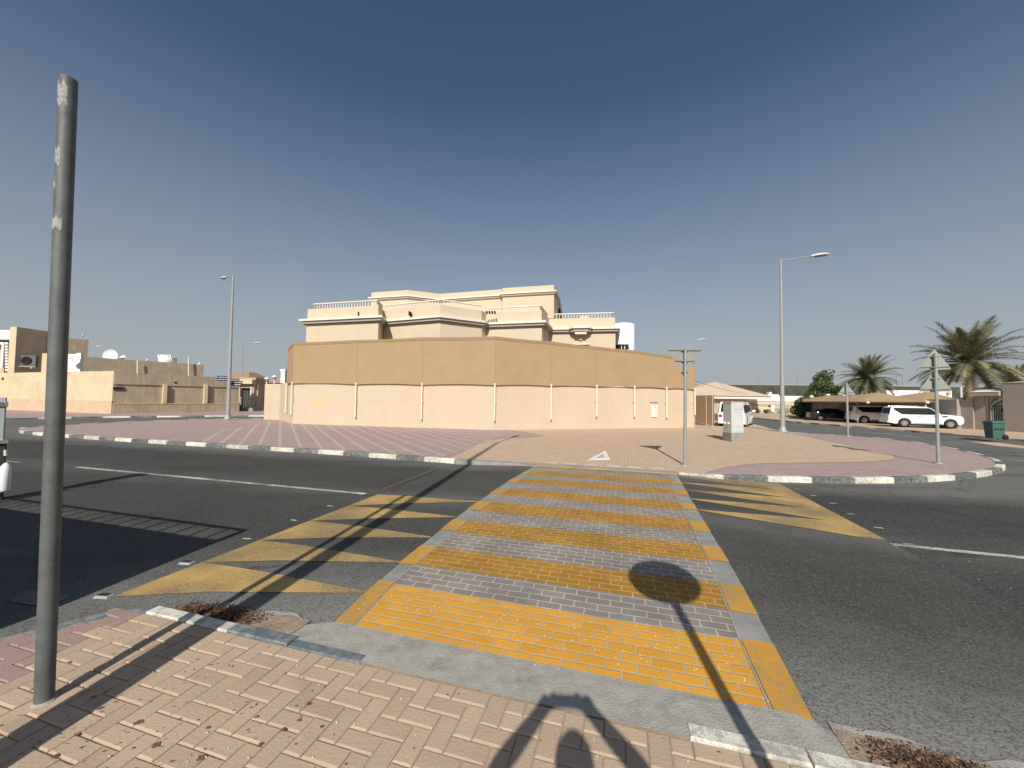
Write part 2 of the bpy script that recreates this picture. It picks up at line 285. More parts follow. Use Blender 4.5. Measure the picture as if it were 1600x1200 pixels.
# ------------------------------------------------------------------ mesh builder
class MB:
    def __init__(s): s.v = []; s.f = []; s.mi = []; s.sm = []
    def add(s, vs, fs, mi=0, smooth=False):
        o = len(s.v); s.v += [tuple(v) for v in vs]
        for f in fs: s.f.append(tuple(i+o for i in f)); s.mi.append(mi); s.sm.append(smooth)
        return s
    def box(s, x0, y0, z0, x1, y1, z1, mi=0, mx=None):
        vs = [Vector(p) for p in ((x0, y0, z0), (x1, y0, z0), (x1, y1, z0), (x0, y1, z0), (x0, y0, z1), (x1, y0, z1), (x1, y1, z1), (x0, y1, z1))]
        if mx is not None: vs = [mx @ v for v in vs]
        return s.add(vs, [(0, 3, 2, 1), (4, 5, 6, 7), (0, 1, 5, 4), (1, 2, 6, 5), (2, 3, 7, 6), (3, 0, 4, 7)], mi)
    def prism(s, pts, z0, z1, mi=0, taper=None):
        n = len(pts); A = sum(pts[i][0]*pts[(i+1) % n][1]-pts[(i+1) % n][0]*pts[i][1] for i in range(n))
        if A < 0: pts = list(pts)[::-1]; taper = list(taper)[::-1] if taper else None
        top = taper or pts
        vs = [(p[0], p[1], z0) for p in pts]+[(p[0], p[1], z1) for p in top]
        return s.add(vs, [tuple(range(n))[::-1], tuple(range(n, 2*n))]+[(i, (i+1) % n, n+(i+1) % n, n+i) for i in range(n)], mi)
    def sheet(s, pts, mi=0):
        n = len(pts); A = sum(pts[i][0]*pts[(i+1) % n][1]-pts[(i+1) % n][0]*pts[i][1] for i in range(n))
        if A < 0: pts = list(pts)[::-1]
        return s.add(pts, [tuple(range(n))], mi)
    def tube(s, path, rad, seg=12, mi=0, caps=True, smooth=True):
        path = [Vector(p) for p in path]
        if not isinstance(rad, (list, tuple)): rad = [rad]*len(path)
        vs = []; prev = None
        for i, p in enumerate(path):
            t = (path[min(i+1, len(path)-1)]-path[max(i-1, 0)]).normalized()
            if prev is None:
                a = Vector((0, 0, 1)) if abs(t.z) < .9 else Vector((1, 0, 0)); nx = t.cross(a).normalized()
            else: nx = (prev-t*prev.dot(t)).normalized()
            prev = nx; ny = t.cross(nx)
            for k in range(seg):
                an = 2*PI*k/seg; vs.append(p+(nx*math.cos(an)+ny*math.sin(an))*rad[i])
        fs = [(i*seg+k, i*seg+(k+1) % seg, (i+1)*seg+(k+1) % seg, (i+1)*seg+k) for i in range(len(path)-1) for k in range(seg)]
        s.add(vs, fs, mi, smooth)
        if caps:
            s.add(vs[:seg], [tuple(range(seg))[::-1]], mi); s.add(vs[-seg:], [tuple(range(seg))], mi)
        return s
    def lathe(s, prof, cx=0, cy=0, cz=0, seg=20, mi=0, smooth=True, mx=None):
        vs = [Vector((cx+r*math.cos(2*PI*k/seg), cy+r*math.sin(2*PI*k/seg), cz+z)) for r, z in prof for k in range(seg)]
        if mx is not None: vs = [mx @ v for v in vs]
        fs = [(i*seg+k, i*seg+(k+1) % seg, (i+1)*seg+(k+1) % seg, (i+1)*seg+k) for i in range(len(prof)-1) for k in range(seg)]
        return s.add(vs, fs, mi, smooth)
    def build(s, name, mats, parent=None, bevel=0, loc=None):
        me = bpy.data.meshes.new(name); me.from_pydata(s.v, [], s.f)
        if not isinstance(mats, (list, tuple)): mats = [mats]
        for m in mats: me.materials.append(M[m])
        for p, mi, sm in zip(me.polygons, s.mi, s.sm): p.material_index = mi; p.use_smooth = sm
        me.validate(); me.update()
        o = bpy.data.objects.new(name, me); C.objects.link(o)
        if parent: o.parent = parent
        if loc is not None: o.location = loc
        if bevel:
            b = o.modifiers.new('bevel', 'BEVEL'); b.width = bevel; b.segments = 2; b.limit_method = 'ANGLE'; b.angle_limit = math.radians(35)
        return o
def tag(o, label=None, cat=None, group=None, kind=None):
    if label: o['label'] = label
    if cat: o['category'] = cat
    if group: o['group'] = group
    if kind: o['kind'] = kind
    return o
def empty(name, loc=(0, 0, 0), rz=0.0):
    o = bpy.data.objects.new(name, None); C.objects.link(o); o.location = loc; o.rotation_euler = (0, 0, rz); o.empty_display_size = .2; return o
kids = {}
def copy_tree(o, parent=None):
    c = o.copy(); C.objects.link(c); c.parent = parent
    if parent: c.matrix_parent_inverse = o.matrix_parent_inverse.copy()
    for ch in [x for x in bpy.data.objects if x.parent == o]: copy_tree(ch, c)
    return c
def offset(pts, d):
    """offset closed polygon outward by d (counter clockwise ring)"""
    n = len(pts); A = sum(pts[i][0]*pts[(i+1) % n][1]-pts[(i+1) % n][0]*pts[i][1] for i in range(n))
    sg = 1 if A > 0 else -1; out = []
    for i in range(n):
        p0, p1, p2 = Vector(pts[i-1][:2]), Vector(pts[i][:2]), Vector(pts[(i+1) % n][:2])
        a = (p1-p0).normalized(); b = (p2-p1).normalized()
        na = Vector((a.y, -a.x))*sg; nb = Vector((b.y, -b.x))*sg
        m = (na+nb); m = m/max(.35, (1+na.dot(nb)))
        out.append(p1+m*d)
    return out
def struct(mb, name, mats, **k):
    o = mb.build(name, mats, **k); o['kind'] = 'structure'; return o

# ================================================================== GROUND
g = MB(); g.sheet([(-1500, -400, ROAD-.03), (1500, -400, ROAD-.03), (1500, 2500, ROAD-.03), (-1500, 2500, ROAD-.03)])
struct(g, 'ground', 'sand')
g = MB()
NX = 1
g.sheet([(-70, -30, ROAD), (70, -30, ROAD), (70, 75, ROAD), (-70, 75, ROAD)])
struct(g, 'road', 'asphalt')

# island (pavement round the villa)
fl = [(835, 728), (710, 718), (606, 710), (515, 704), (425, 699), (350, 695), (281, 690.5), (216, 687), (158, 683), (101, 679.5), (52, 676.5), (30, 674), (22, 671.5), (24, 669), (36, 667.3), (60, 666), (100, 664), (175, 658.5), (250, 656), (312, 654.3), (412, 653)]
fr = [(1060, 739), (1133, 743.5), (1200, 745), (1276, 747), (1345, 748.6), (1403, 748), (1450, 746), (1495, 743.5), (1525, 740.5), (1550, 737), (1572, 731.5), (1580, 726.5), (1572, 720.5), (1549, 713), (1510, 703), (1474, 696), (1433, 690), (1384, 684.5), (1334, 680.5), (1292, 678), (1240, 676.5), (1200, 673.5), (1160, 669.5)]
FL = [at(*p) for p in fl]; FR = [at(*p) for p in fr]
def fair(pts, k=2):
    for _ in range(k):
        pts = [pts[0]] + [(pts[i-1]+pts[i]*2+pts[i+1])/4 for i in range(1, len(pts)-1)] + [pts[-1]]
    return pts
FL = FL[:1]+fair(FL[1:]); FR = FR[:1]+fair(FR[1:])
backL = [Vector((-24, 45, 0)), Vector((-20, 60, 0))]; backR = [Vector((15.6, 40, 0)), Vector((22, 60, 0))]
ring = list(reversed(backL)) + list(reversed(FL)) + FR + backR
g = MB(); g.prism([tuple(p) for p in offset([(p.x, p.y) for p in ring], -.09)], ROAD-.02, -.004)
struct(g, 'pavement', 'pink')
# striped part of the pink paving
wp = [at(457, 662), at(773, 671.5)]
z1 = .002
sp_ = [at(300, 689), at(350, 693), at(425, 697), at(515, 702), at(606, 708), at(690, 715), at(738, 700), at(762, 690), at(800, 676), at(805, 673), wp[1], at(600, 667), wp[0], at(435, 656.5), at(400, 663), at(345, 672)]
g = MB(); g.sheet([(p.x, p.y, z1) for p in sp_]); struct(g, 'striped_pavement', 'pinkstripe')
# beige part
bz = .004
bl = [(703, 716.5), (722, 707), (738, 699), (750, 693.5), (762, 689.3), (775, 687), (790, 685.5), (820, 685.2), (836, 683.2), (851, 681.3), (840, 679), (826, 676.5), (805, 673), (790, 671.8), (900, 668), (1084, 666), (1100, 655), (1180, 663)]
br_ = [(1230, 677), (1262, 683), (1290, 689.5), (1318, 695), (1340, 700), (1362, 704.5), (1385, 709.5), (1394, 712.3), (1397, 715), (1393, 717.5), (1385, 719.3), (1360, 721.3), (1330, 722.3), (1240, 723.3), (1200, 724), (1165, 726), (1132, 731), (1112, 736), (1099, 740)]
g = MB(); g.sheet([(q.x, q.y, bz) for q in [at(*p) for p in bl+br_]+[uv(3.4, 7.66), uv(-.12, 7.66)]]); struct(g, 'beige_pavement', 'beige')

# kerbs along the island
def resample(pts, step):
    out = [pts[0].copy()]; acc = 0
    for a, b in zip(pts, pts[1:]):
        L = (b-a).length
        if L < 1e-6: continue
        t = step-acc
        while t <= L: out.append(a+(b-a)*(t/L)); t += step
        acc = L-(t-step)
    return out
def kerb(pts, name, width=.16, top=.008, phase=0, seg=1.0, inward=1, grey_from=None):
    rs = resample(pts, seg/2); mb = MB(); n = len(rs)
    nrm = []
    for i, p in enumerate(rs):
        t = (rs[min(i+1, n-1)]-rs[max(i-1, 0)]).normalized(); nrm.append(Vector((-t.y, t.x, 0))*inward)
    for i in range(n-1):
        a, b = rs[i], rs[i+1]; gap = (b-a)*.006
        mi = ((i//2)+phase) % 2
        a2, b2 = a+gap, b-gap; h = top+random.uniform(-.004, .006); jx = random.uniform(-.006, .006)
        ia, ib = a2+nrm[i]*width, b2+nrm[i+1]*width; a3, b3 = a2+nrm[i]*jx, b2+nrm[i+1]*jx
        ca, cb = a3+nrm[i]*.022, b3+nrm[i+1]*.022
        vs = [(a3.x, a3.y, ROAD-.05), (b3.x, b3.y, ROAD-.05), (b3.x, b3.y, h-.02), (a3.x, a3.y, h-.02), (ca.x, ca.y, h), (cb.x, cb.y, h), (ib.x, ib.y, h), (ia.x, ia.y, h), (ia.x, ia.y, ROAD-.05), (ib.x, ib.y, ROAD-.05)]
        fs = [(0, 1, 2, 3), (3, 2, 5, 4), (4, 5, 6, 7), (7, 6, 9, 8), (0, 3, 4, 7, 8), (1, 9, 6, 5, 2)]
        if inward < 0: fs = [f[::-1] for f in fs]
        mb.add(vs, fs, mi)
    return struct(mb, name, ['kerb_white', 'kerb_black'])
kerb(FL[1:], 'kerb', inward=-1, phase=0)
kerb([uv(3.52, 7.68)]+FR[1:], 'kerb', inward=1, phase=0)
# flush dropped kerb at the crossing
g = MB(); g.prism([uv(-2.4, 7.72).xy, uv(3.5, 7.62).xy, uv(3.5, 7.92).xy, uv(-2.4, 7.96).xy], ROAD, .007); struct(g, 'dropped_kerb', 'kerb_grey')
g = MB()
for k in range(6):
    u0 = .13+k*.555
    for dv in (0, .13): g.sheet([uv(u0, 8.02+dv, .011), uv(u0+.33, 8.02+dv-.02, .011), uv(u0+.33, 8.09+dv-.02, .011), uv(u0, 8.09+dv, .011)])
struct(g, 'pavement_dashes', 'white_pave')
# triangle marking on the beige pavement
t0, t1, t2 = [at(*p) for p in ((916, 720.3), (954, 719.4), (946, 704.5))]; cc = (t0+t1+t2)/3
g = MB(); inn = [cc+(p-cc)*.38 for p in (t0, t1, t2)]
T = [t0, t1, t2]
for i in range(3):
    j = (i+1) % 3; g.sheet([(q.x, q.y, .012) for q in (T[i], T[j], inn[j], inn[i])])
struct(g, 'pavement_triangle', 'white_pave')

# ------------------------------------------------------------------ the raised crossing
# object whose own axes are the street grid
def gridobj(mb, name, mats, z=0.0):
    o = mb.build(name, mats); o.location = (OX, OY, z); o.rotation_euler = (0, 0, YAW); o['kind'] = 'structure'; return o
ys = [(.10, .78), (1.22, 1.72), (2.25, 2.78), (3.28, 3.85), (4.36, 4.88), (5.42, 5.92), (6.36, 6.9), (7.36, 7.66)]
def pw(tab, v):
    for (v0, u0), (v1, u1) in zip(tab, tab[1:]):
        if v <= v1: return u0+(u1-u0)*max(0, (v-v0))/(v1-v0)
    return tab[-1][1]
OLt = [(.08, -.01), (1.0, -.12), (3.0, -.21), (5.5, -.19), (7.66, -.05)]
ILt = [(.08, .17), (.8, .075), (2.5, .02), (7.66, .03)]
IRt = [(.08, 2.99), (.8, 3.01), (2.2, 3.10), (5.5, 3.15), (7.66, 3.32)]
ORt = [(.08, 3.19), (2.0, 3.30), (5.0, 3.38), (7.66, 3.47)]
def strip_(mb, ta, tb, v0, v1, z_, mi=0, ja=(0, 0)):
    n = max(1, int((v1-v0)/.25)); vs = []
    for i in range(n+1):
        v = v0+(v1-v0)*i/n; j = ja[0] if i == 0 else (ja[1] if i == n else 0)
        vs += [(pw(ta, v), v+j*.6, z_), (pw(tb, v), v-j*.6, z_)]
    mb.add(vs, [(2*i, 2*i+1, 2*i+3, 2*i+2) for i in range(n)], mi)
g = MB(); n = 12; ring = [(pw(OLt, .08+7.58*i/n), .08+7.58*i/n) for i in range(n+1)]+[(pw(ORt, .08+7.58*(n-i)/n), .08+7.58*(n-i)/n) for i in range(n+1)]
g.prism(ring, ROAD-.03, -.021, 0)
gridobj(g, 'crossing_slab', 'gryband')
g = MB(); last = .08
for i, (a, b) in enumerate(ys):
    if i == 0: a = .08
    if a > last+.01: strip_(g, ILt, IRt, last, a, -.017, 0)
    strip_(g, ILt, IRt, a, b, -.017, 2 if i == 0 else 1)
    last = b
gridobj(g, 'crossing', ['gry', 'ylw', 'ylwn'])
g = MB()
bandr = [(.08, .80), (1.2, 1.74), (2.3, 2.76), (3.3, 3.8), (4.4, 4.8), (5.45, 5.85), (6.4, 6.75), (7.4, 7.66)]
for (a, b) in bandr:
    j = lambda: random.uniform(-.02, .02)
    strip_(g, [(v, u-.004) for v, u in OLt], [(v, u-.012) for v, u in ILt], a, b, -.015, 0, (j(), j()))
    strip_(g, [(v, u+.012) for v, u in IRt], [(v, u+.002) for v, u in ORt], a, b, -.015, 0, (j(), j()))
gridobj(g, 'crossing_border', 'ylwband')
g = MB()
for T_ in (ILt, IRt): strip_(g, [(v, u-.007) for v, u in T_], [(v, u+.006) for v, u in T_], .1, 7.6, -.0125)
gridobj(g, 'crossing_joint', 'concrete')
# ramps
g = MB(); n = 12
for T_, uo, sg in ((OLt, -2.35, 1), (ORt, 5.65, -1)):
    vs = []
    for i in range(n+1):
        v = -.21+7.83*i/n; ui = pw(T_, v)
        vs += [(uo, v, ROAD+.004), (ui, v, -.022)]
    fs = [(2*i, 2*i+1, 2*i+3, 2*i+2) for i in range(n)]
    g.add(vs, fs if sg > 0 else [f[::-1] for f in fs])
    g.add([(uo, -.21, ROAD-.02), (pw(T_, -.21), -.21, ROAD-.02), (pw(T_, -.21), -.21, -.022)], [(0, 1, 2)])
gridobj(g, 'road_ramp', 'ramp')
g = MB()
def rz_(u):
    if u < 0: t = (u+2.35)/2.12
    else: t = (5.65-u)/2.25
    return ROAD+.004+(ROAD*-1+-.022-.004)*max(0, min(1, t))+.005
lv = [-.02, .76, 1.47, 2.3, 3.16, 3.99]; tips = [.56, 1.22, 2.0, 2.87, 3.78]
for i in range(5):
    a, b, t = lv[i], lv[i+1], tips[i]
    e = [(-2.35, a), (-1.5, a+(t-a)*.42+.03), (pw(OLt, t)-.01, t-.01), (pw(OLt, t)-.01, t+.02), (-1.3, b+(t-b)*.34), (-1.8, b+(t-b)*.12), (-2.35, b)]
    g.sheet([(x, y, rz_(x)) for x, y in e])
rv = [4.02+.74*i for i in range(6)]
for i in range(5):
    a, b = rv[i], rv[i+1]; t = a+.42
    e = [(5.66, a), (5.66, b), (5.3, b), (4.5, b+(t-b)*.35), (pw(ORt, t)+.01, t+.03), (pw(ORt, t)+.01, t-.02), (4.4, a+(t-a)*.42), (5.3, a)]
    g.sheet([(x, y, rz_(x)) for x, y in e])
gridobj(g, 'ramp_triangles', 'yellow_asph')
# lane lines
def line(name, a, b, wd, m='white_asph', z=ROAD+.005):
    d = (b-a).normalized(); nn = Vector((-d.y, d.x, 0))*wd/2
    mb = MB(); mb.sheet([(q.x, q.y, z) for q in (a-nn, b-nn, b+nn, a+nn)]); return struct(mb, name, m)
line('lane_line', at(120, 730, ROAD), at(571, 772, ROAD), .11)
line('lane_line', at(1389, 850.5, ROAD), at(1700, 882, ROAD), .11)
line('lane_line', uv(-18, 3.95), uv(-13.5, 3.95), .11)
line('faint_line', at(1395, 853, ROAD), at(1660, 1010, ROAD), .035, 'faint')
line('faint_line', at(600, 764, ROAD), at(715, 719, ROAD), .04, 'faint')
for a, b in (((1284, 668.5), (1304, 670.5)), ((1337, 674), (1400, 680)), ((1380, 677), (1440, 683.5)), ((1458, 691.5), (1504, 692.5)), ((1540, 694), (1600, 702)), ((1578, 718), (1620, 724))):
    line('lane_line', at(*a, ROAD), at(*b, ROAD), .12)
g = MB(); g.sheet([(q.x, q.y, ROAD+.006) for q in [at(*p, ROAD) for p in ((1512, 690), (1560, 692), (1600, 697), (1600, 700.5), (1550, 695.5))]]); struct(g, 'road_patch', 'oldplinth')
# short white dashes outside the ramps
g = MB()
for (u, v) in ((5.86, 7.34), (5.9, 6.69), (5.97, 6.1), (5.9, 5.37), (5.9, 4.65), (5.85, 3.95), (-2.64, 3.06), (-2.6, 2.27), (-2.55, 1.46)):
    dv = random.uniform(-.02, .02)
    g.sheet([uv(u-.055, v-.016, ROAD+.006), uv(u+.06, v-.02+dv, ROAD+.006), uv(u+.05, v+.022+dv, ROAD+.006), uv(u-.06, v+.018, ROAD+.006)])
struct(g, 'road_dashes', 'white_asph')
g = MB(); g.sheet([(q.x, q.y, ROAD+.006) for q in [at(*p, ROAD) for p in ((12, 940), (45, 924), (100, 928), (112, 932), (85, 947), (45, 946))]]); struct(g, 'road_arrow_mark', 'faint')
# road studs
for i, (px, py) in enumerate(((163, 932), (292, 880))):
    q = at(px, py, ROAD); r = empty('road_stud', (q.x, q.y, ROAD), YAW+.2)
    a = MB(); a.prism([(-.075, -.045), (.075, -.045), (.075, .045), (-.075, .045)], 0, .018, 0, [(-.06, -.03), (.06, -.03), (.06, .03), (-.06, .03)]); a.build('stud_body', 'cabdark', r, bevel=.004)
    a = MB(); a.box(-.05, -.022, .0185, .05, .022, .021); a.build('stud_reflector', 'dark', r)
    tag(r, 'flat metal road stud, the %s of the two beside the left yellow triangles' % ('nearer' if i == 0 else 'farther'), 'road stud', 'road studs beside the ramp')

# ------------------------------------------------------------------ near pavement: real blocks
VK = -.268
curve = [(-1.53, -.17), (-1.64, -.235), (-1.80, -.36)]
nl = [uv(*c).xy for c in curve]+[Vector(p) for p in ((-3.61, 2.80), (-3.78, 2.42), (-4.1, 1.6), (-4.6, .2), (-5.2, -1.6), (-5.6, -6))]
base_ring = [uv(9, VK).xy, uv(-1.5, VK+.1).xy]+nl+[Vector((9.5, -9))]
g = MB(); g.prism([tuple(p) for p in base_ring], ROAD-.02, -.010); struct(g, 'near_pavement_bed', 'jointsand')
def inside(x, y, poly):
    c = False; n = len(poly)
    for i in range(n):
        a, b = poly[i], poly[i-1]
        if (a[1] > y) != (b[1] > y) and x < (b[0]-a[0])*(y-a[1])/(b[1]-a[1])+a[0]: c = not c
    return c
W = .109
la, lb = at(215, 957), at(0, 1062)
g = MB()
poly = [tuple(p) for p in base_ring]
for iy in range(-46, 0):
    for ix in range(-48, 46):
        k = (ix-iy) % 4
        if k == 0: x0, y0, x1, y1 = ix, iy, ix+2, iy+1
        elif k == 3: x0, y0, x1, y1 = ix, iy, ix+1, iy+2
        else: continue
        u0, u1, v0, v1 = x0*W, x1*W, y0*W+VK+.003, y1*W+VK+.003
        v1 = min(v1, VK)
        if v1-v0 < .03: continue
        c = uv((u0+u1)/2, (v0+v1)/2)
        pm = [uv(a, b) for a, b in ((u0, v0), (u1, v0), (u1, v1), (u0, v1))]
        ins = [inside(p.x, p.y, poly) for p in pm]
        if not inside(c.x, c.y, poly) or sum(ins) < 2: continue
        gp = random.uniform(.0018, .0034); ch = random.uniform(.0075, .0105); zt = random.uniform(-.0015, .0018); tx, ty = random.uniform(-.006, .006), random.uniform(-.006, .006)
        lo = [uv(a, b) for a, b in ((u0+gp, v0+gp), (u1-gp, v0+gp), (u1-gp, v1-gp), (u0+gp, v1-gp))]
        hi = [uv(a, b) for a, b in ((u0+gp+ch, v0+gp+ch), (u1-gp-ch, v0+gp+ch), (u1-gp-ch, v1-gp-ch), (u0+gp+ch, v1-gp-ch))]
        # clip blocks that cross the rounded edge by pulling the outside corners in
        vs = [(p.x, p.y, -.02) for p in lo]+[(p.x, p.y, zt-.0055+tx*(p.x-c.x)+ty*(p.y-c.y)) for p in lo]+[(p.x, p.y, zt+tx*(p.x-c.x)+ty*(p.y-c.y)) for p in hi]
        side = (lb-la).cross(c-la).z
        if side < 0 and c.x < -1.5: mi = 3
        else: mi = random.choice((0, 0, 1, 2))
        g.add(vs, [(0, 1, 5, 4), (1, 2, 6, 5), (2, 3, 7, 6), (3, 0, 4, 7), (4, 5, 9, 8), (5, 6, 10, 9), (6, 7, 11, 10), (7, 4, 8, 11), (8, 9, 10, 11)], mi)
struct(g, 'near_pavement', ['paver_beige', 'paver_beige_b', 'paver_beige_c', 'paver_pink'])
# near kerb stones: white, white, blue-black, worn concrete, white
def kerbstone(mb, a, b, mi, v0=VK+.004, v1=-.155, top=.010, low=ROAD-.04):
    g_ = .004; a += g_; b -= g_; c = .018
    t = top+random.uniform(-.003, .003)
    lo = [(a, v0), (b, v0), (b, v1), (a, v1)]; hi = [(a+.004, v0+.006), (b-.004, v0+.006), (b-.004, v1-c), (a+.004, v1-c)]
    vs = [uv(u, v, low) for u, v in lo]+[uv(u, v, t-.012) for u, v in lo]+[uv(u, v, t) for u, v in hi]
    mb.add(vs, [(0, 1, 5, 4), (1, 2, 6, 5), (2, 3, 7, 6), (3, 0, 4, 7), (4, 5, 9, 8), (5, 6, 10, 9), (6, 7, 11, 10), (7, 4, 8, 11), (8, 9, 10, 11)], mi)
g = MB()
kerbstone(g, -1.52, -1.08, 0); kerbstone(g, -1.08, -.66, 0); kerbstone(g, -.66, -.10, 1); kerbstone(g, -.10, .50, 1, top=.003, v1=-.175)
for i, (a, b) in enumerate(((2.5, 3.05), (3.05, 3.6), (3.6, 4.1), (4.1, 4.6), (4.6, 5.1), (5.1, 5.6), (5.6, 6.1), (6.1, 6.6), (6.6, 7.1), (7.1, 7.6))): kerbstone(g, a, b, 0 if i < 4 or i % 4 < 2 else 1)
struct(g, 'kerb', ['kerb_white', 'blueblack', 'kerb_grey'])
# flush grey kerb round the corner
cv = [uv(-1.51, -.17), uv(-1.66, -.235), uv(-1.83, -.36)]+[Vector((p[0], p[1], 0)) for p in ((-3.64, 2.82), (-3.81, 2.42), (-4.13, 1.6), (-4.63, .2), (-5.23, -1.6))]
g = MB()
for i in range(len(cv)-1):
    a, b = cv[i], cv[i+1]
    def off(k):
        t = (cv[min(k+1, len(cv)-1)]-cv[max(k-1, 0)]).normalized(); return Vector((t.y, -t.x, 0))*-.17
    ao, bo = a-off(i)*-1, b-off(i+1)*-1
    g.add([(a.x, a.y, .0), (b.x, b.y, .0), (bo.x, bo.y, -.02), (ao.x, ao.y, -.02), (ao.x, ao.y, ROAD), (bo.x, bo.y, ROAD)], [(0, 1, 2, 3), (3, 2, 5, 4)], 0)
struct(g, 'corner_kerb', 'blueblack')
# rough concrete fillet between the kerb and the crossing, with dirt gutters each side
import mathutils
g = MB(); nu, nv = 120, 16
for j in range(nv+1):
    for i in range(nu+1):
        u = -.42+i*(3.76/nu); t = j/nv
        v0_ = -.20
        if .48 < u < 2.52: v0_ = -.262
        elif u <= .48: v0_ = -.262+.062*min(1, (.48-u)/.06)
        else: v0_ = -.262+.062*min(1, (u-2.52)/.06)
        v1_ = .10
        if u < .02: v1_ = .10-.16*min(1, (.02-u)/.4)
        if u > 3.1: v1_ = .10+.04*(u-3.1)
        v = v0_+(v1_-v0_)*t
        q = uv(u, v); nz_ = mathutils.noise.noise(Vector((u*5, v*5, 0)))*.006+mathutils.noise.noise(Vector((u*19, v*19, 3)))*.0025
        z = .001-.013*t+nz_*(.3+.7*math.sin(PI*t))
        edge = max(0, -.05-u)/.3 + max(0, u-3.12)/.2
        z -= .022*min(1, edge)
        if j >= nv-1 and edge == 0: z = -.0135
        g.v.append((q.x, q.y, z))
for j in range(nv):
    for i in range(nu):
        a = j*(nu+1)+i; g.f.append((a, a+1, a+nu+2, a+nu+1)); g.mi.append(0); g.sm.append(True)
struct(g, 'concrete_strip', 'concrete')
M['gutterdirt'] = mat('gutter_dirt', (.34, .255, .18), var=.3, scale=14, fine=60, bmp=.9, dirt=(.17, .12, .09))
def gz(u):
    if u < 0: return ROAD+.004+(-.022-ROAD-.004)*max(0, min(1, (u+2.35)/2.15))
    return ROAD+.004+(-.022-ROAD-.004)*max(0, min(1, (5.65-u)/2.4))
g = MB(); cp_ = MB()
for (a, b) in ((-1.5, -.2), (3.26, 8.0)):
    n = 30
    for i in range(n):
        x0, x1 = a+(b-a)*i/n, a+(b-a)*(i+1)/n
        wv = lambda x: (.06 if a < 0 else .07)+.02*math.sin(x*11)+.012*math.sin(x*27)-(.10*max(0, -.9-x) if a < 0 else 0)
        g.add([uv(x0, -.165, gz(x0)+.012), uv(x1, -.165, gz(x1)+.012), uv(x1, wv(x1), gz(x1)+.004), uv(x0, wv(x0), gz(x0)+.004)], [(0, 1, 2, 3)])
        if a > 0 or x0 > -1.0:
            a0, a1 = wv(x0)-.005, wv(x1)-.005
            cp_.add([uv(x0, a0, gz(x0)+.007), uv(x1, a1, gz(x1)+.007), uv(x1, a1+.035+.02*math.sin(x1*8), gz(x1)+.006), uv(x0, a0+.035+.02*math.sin(x0*8), gz(x0)+.006)], [(0, 1, 2, 3)])
struct(g, 'gutter', 'gutterdirt'); struct(cp_, 'gutter_edge', 'concrete')
# dry leaf litter
def litter(u0, u1, v0, v1, n, name, label, zf, pile=.03):
    mb = MB()
    for _ in range(n):
        u = random.triangular(u0, u1, (u0+u1)/2); v = random.triangular(v0, v1, v0*.7+v1*.3); z = zf+random.random()**2*pile
        q = uv(u, v, z+gz(u)-ROAD); a = random.uniform(0, PI*2); L = random.uniform(.008, .028)*(.75 if u > 0 else 1); wd = random.uniform(.002, .007)
        d = Vector((math.cos(a), math.sin(a), random.uniform(-.25, .25))); e = Vector((-math.sin(a), math.cos(a), random.uniform(-.6, .6)))
        mb.add([q-d*L, q+e*wd, q+d*L+Vector((0, 0, .006)), q-e*wd], [(0, 1, 2), (0, 2, 3)], random.choice((0, 1)))
    o = mb.build(name, ['litter', 'litterb']); tag(o, label, 'leaf litter', kind='stuff')
litter(-1.55, -.55, -.15, .09, 1500, 'leaf_litter', 'brown dry leaves heaped against the white kerb stone', ROAD+.008, .035)
litter(3.3, 4.2, -.15, .06, 1500, 'leaf_litter', 'brown dry leaves in the gutter at bottom right', ROAD+.008, .035)
# droppings, twigs and stains on the near pavement
def blot(px, py, r, m='blot'):
    q = at(px, py); mb = MB(); n = 11; ph = random.random()*6
    mb.sheet([(q.x+math.cos(2*PI*k/n+ph)*r*random.uniform(.5, 1.25), q.y+math.sin(2*PI*k/n+ph)*r*random.uniform(.4, 1.0), .0045) for k in range(n)]); return mb
sb = MB()
for px, py, r in ((443, 1141, .022), (468, 1126, .018), (463, 1104, .011), (484, 1100, .024), (503, 1136, .017), (522, 1093, .006), (401, 1121, .016), (407, 1164, .018), (462, 1164, .009), (216, 1130, .03), (120, 1149, .02), (158, 1107, .022), (208, 1170, .010), (187, 1162, .006), (325, 1138, .018), (245, 1165, .03), (315, 1185, .03), (196, 1108, .006), (278, 1125, .007), (320, 1060, .006), (365, 1111, .008), (290, 1099, .006), (158, 1076, .006), (172, 1077, .008), (146, 1090, .02), (108, 1036, .018), (85, 1183, .022), (62, 1160, .01), (540, 1195, .01), (960, 1160, .005), (1037, 1155, .006), (307, 1031, .008), (288, 1051, .008), (340, 1076, .005), (355, 1125, .006)):
    b = blot(px, py, r*.8); sb.add(b.v, b.f)
o = sb.build('pavement_stains', 'blot'); tag(o, kind='structure')
mb = MB()
for i in range(260):
    if i < 170: u, v = random.gauss(-.4, .9), random.uniform(-1.6, -.45)
    else: u, v = random.uniform(-1.5, 4), random.uniform(-1.6, -.25)
    q = uv(u, v, .006)
    if not inside(q.x, q.y, poly): continue
    a = random.uniform(0, 6.28); L = random.uniform(.004, .014); wd = random.uniform(.0015, .004)
    d = Vector((math.cos(a), math.sin(a), 0)); e = Vector((-d.y, d.x, .3))
    mb.add([q-d*L, q+e*wd, q+d*L+Vector((0, 0, .004)), q-e*wd], [(0, 1, 2), (0, 2, 3)], 0)
o = mb.build('debris', 'litterb'); tag(o, 'dark twigs and leaf crumbs scattered over the beige blocks', 'debris', kind='stuff')
mb = MB()
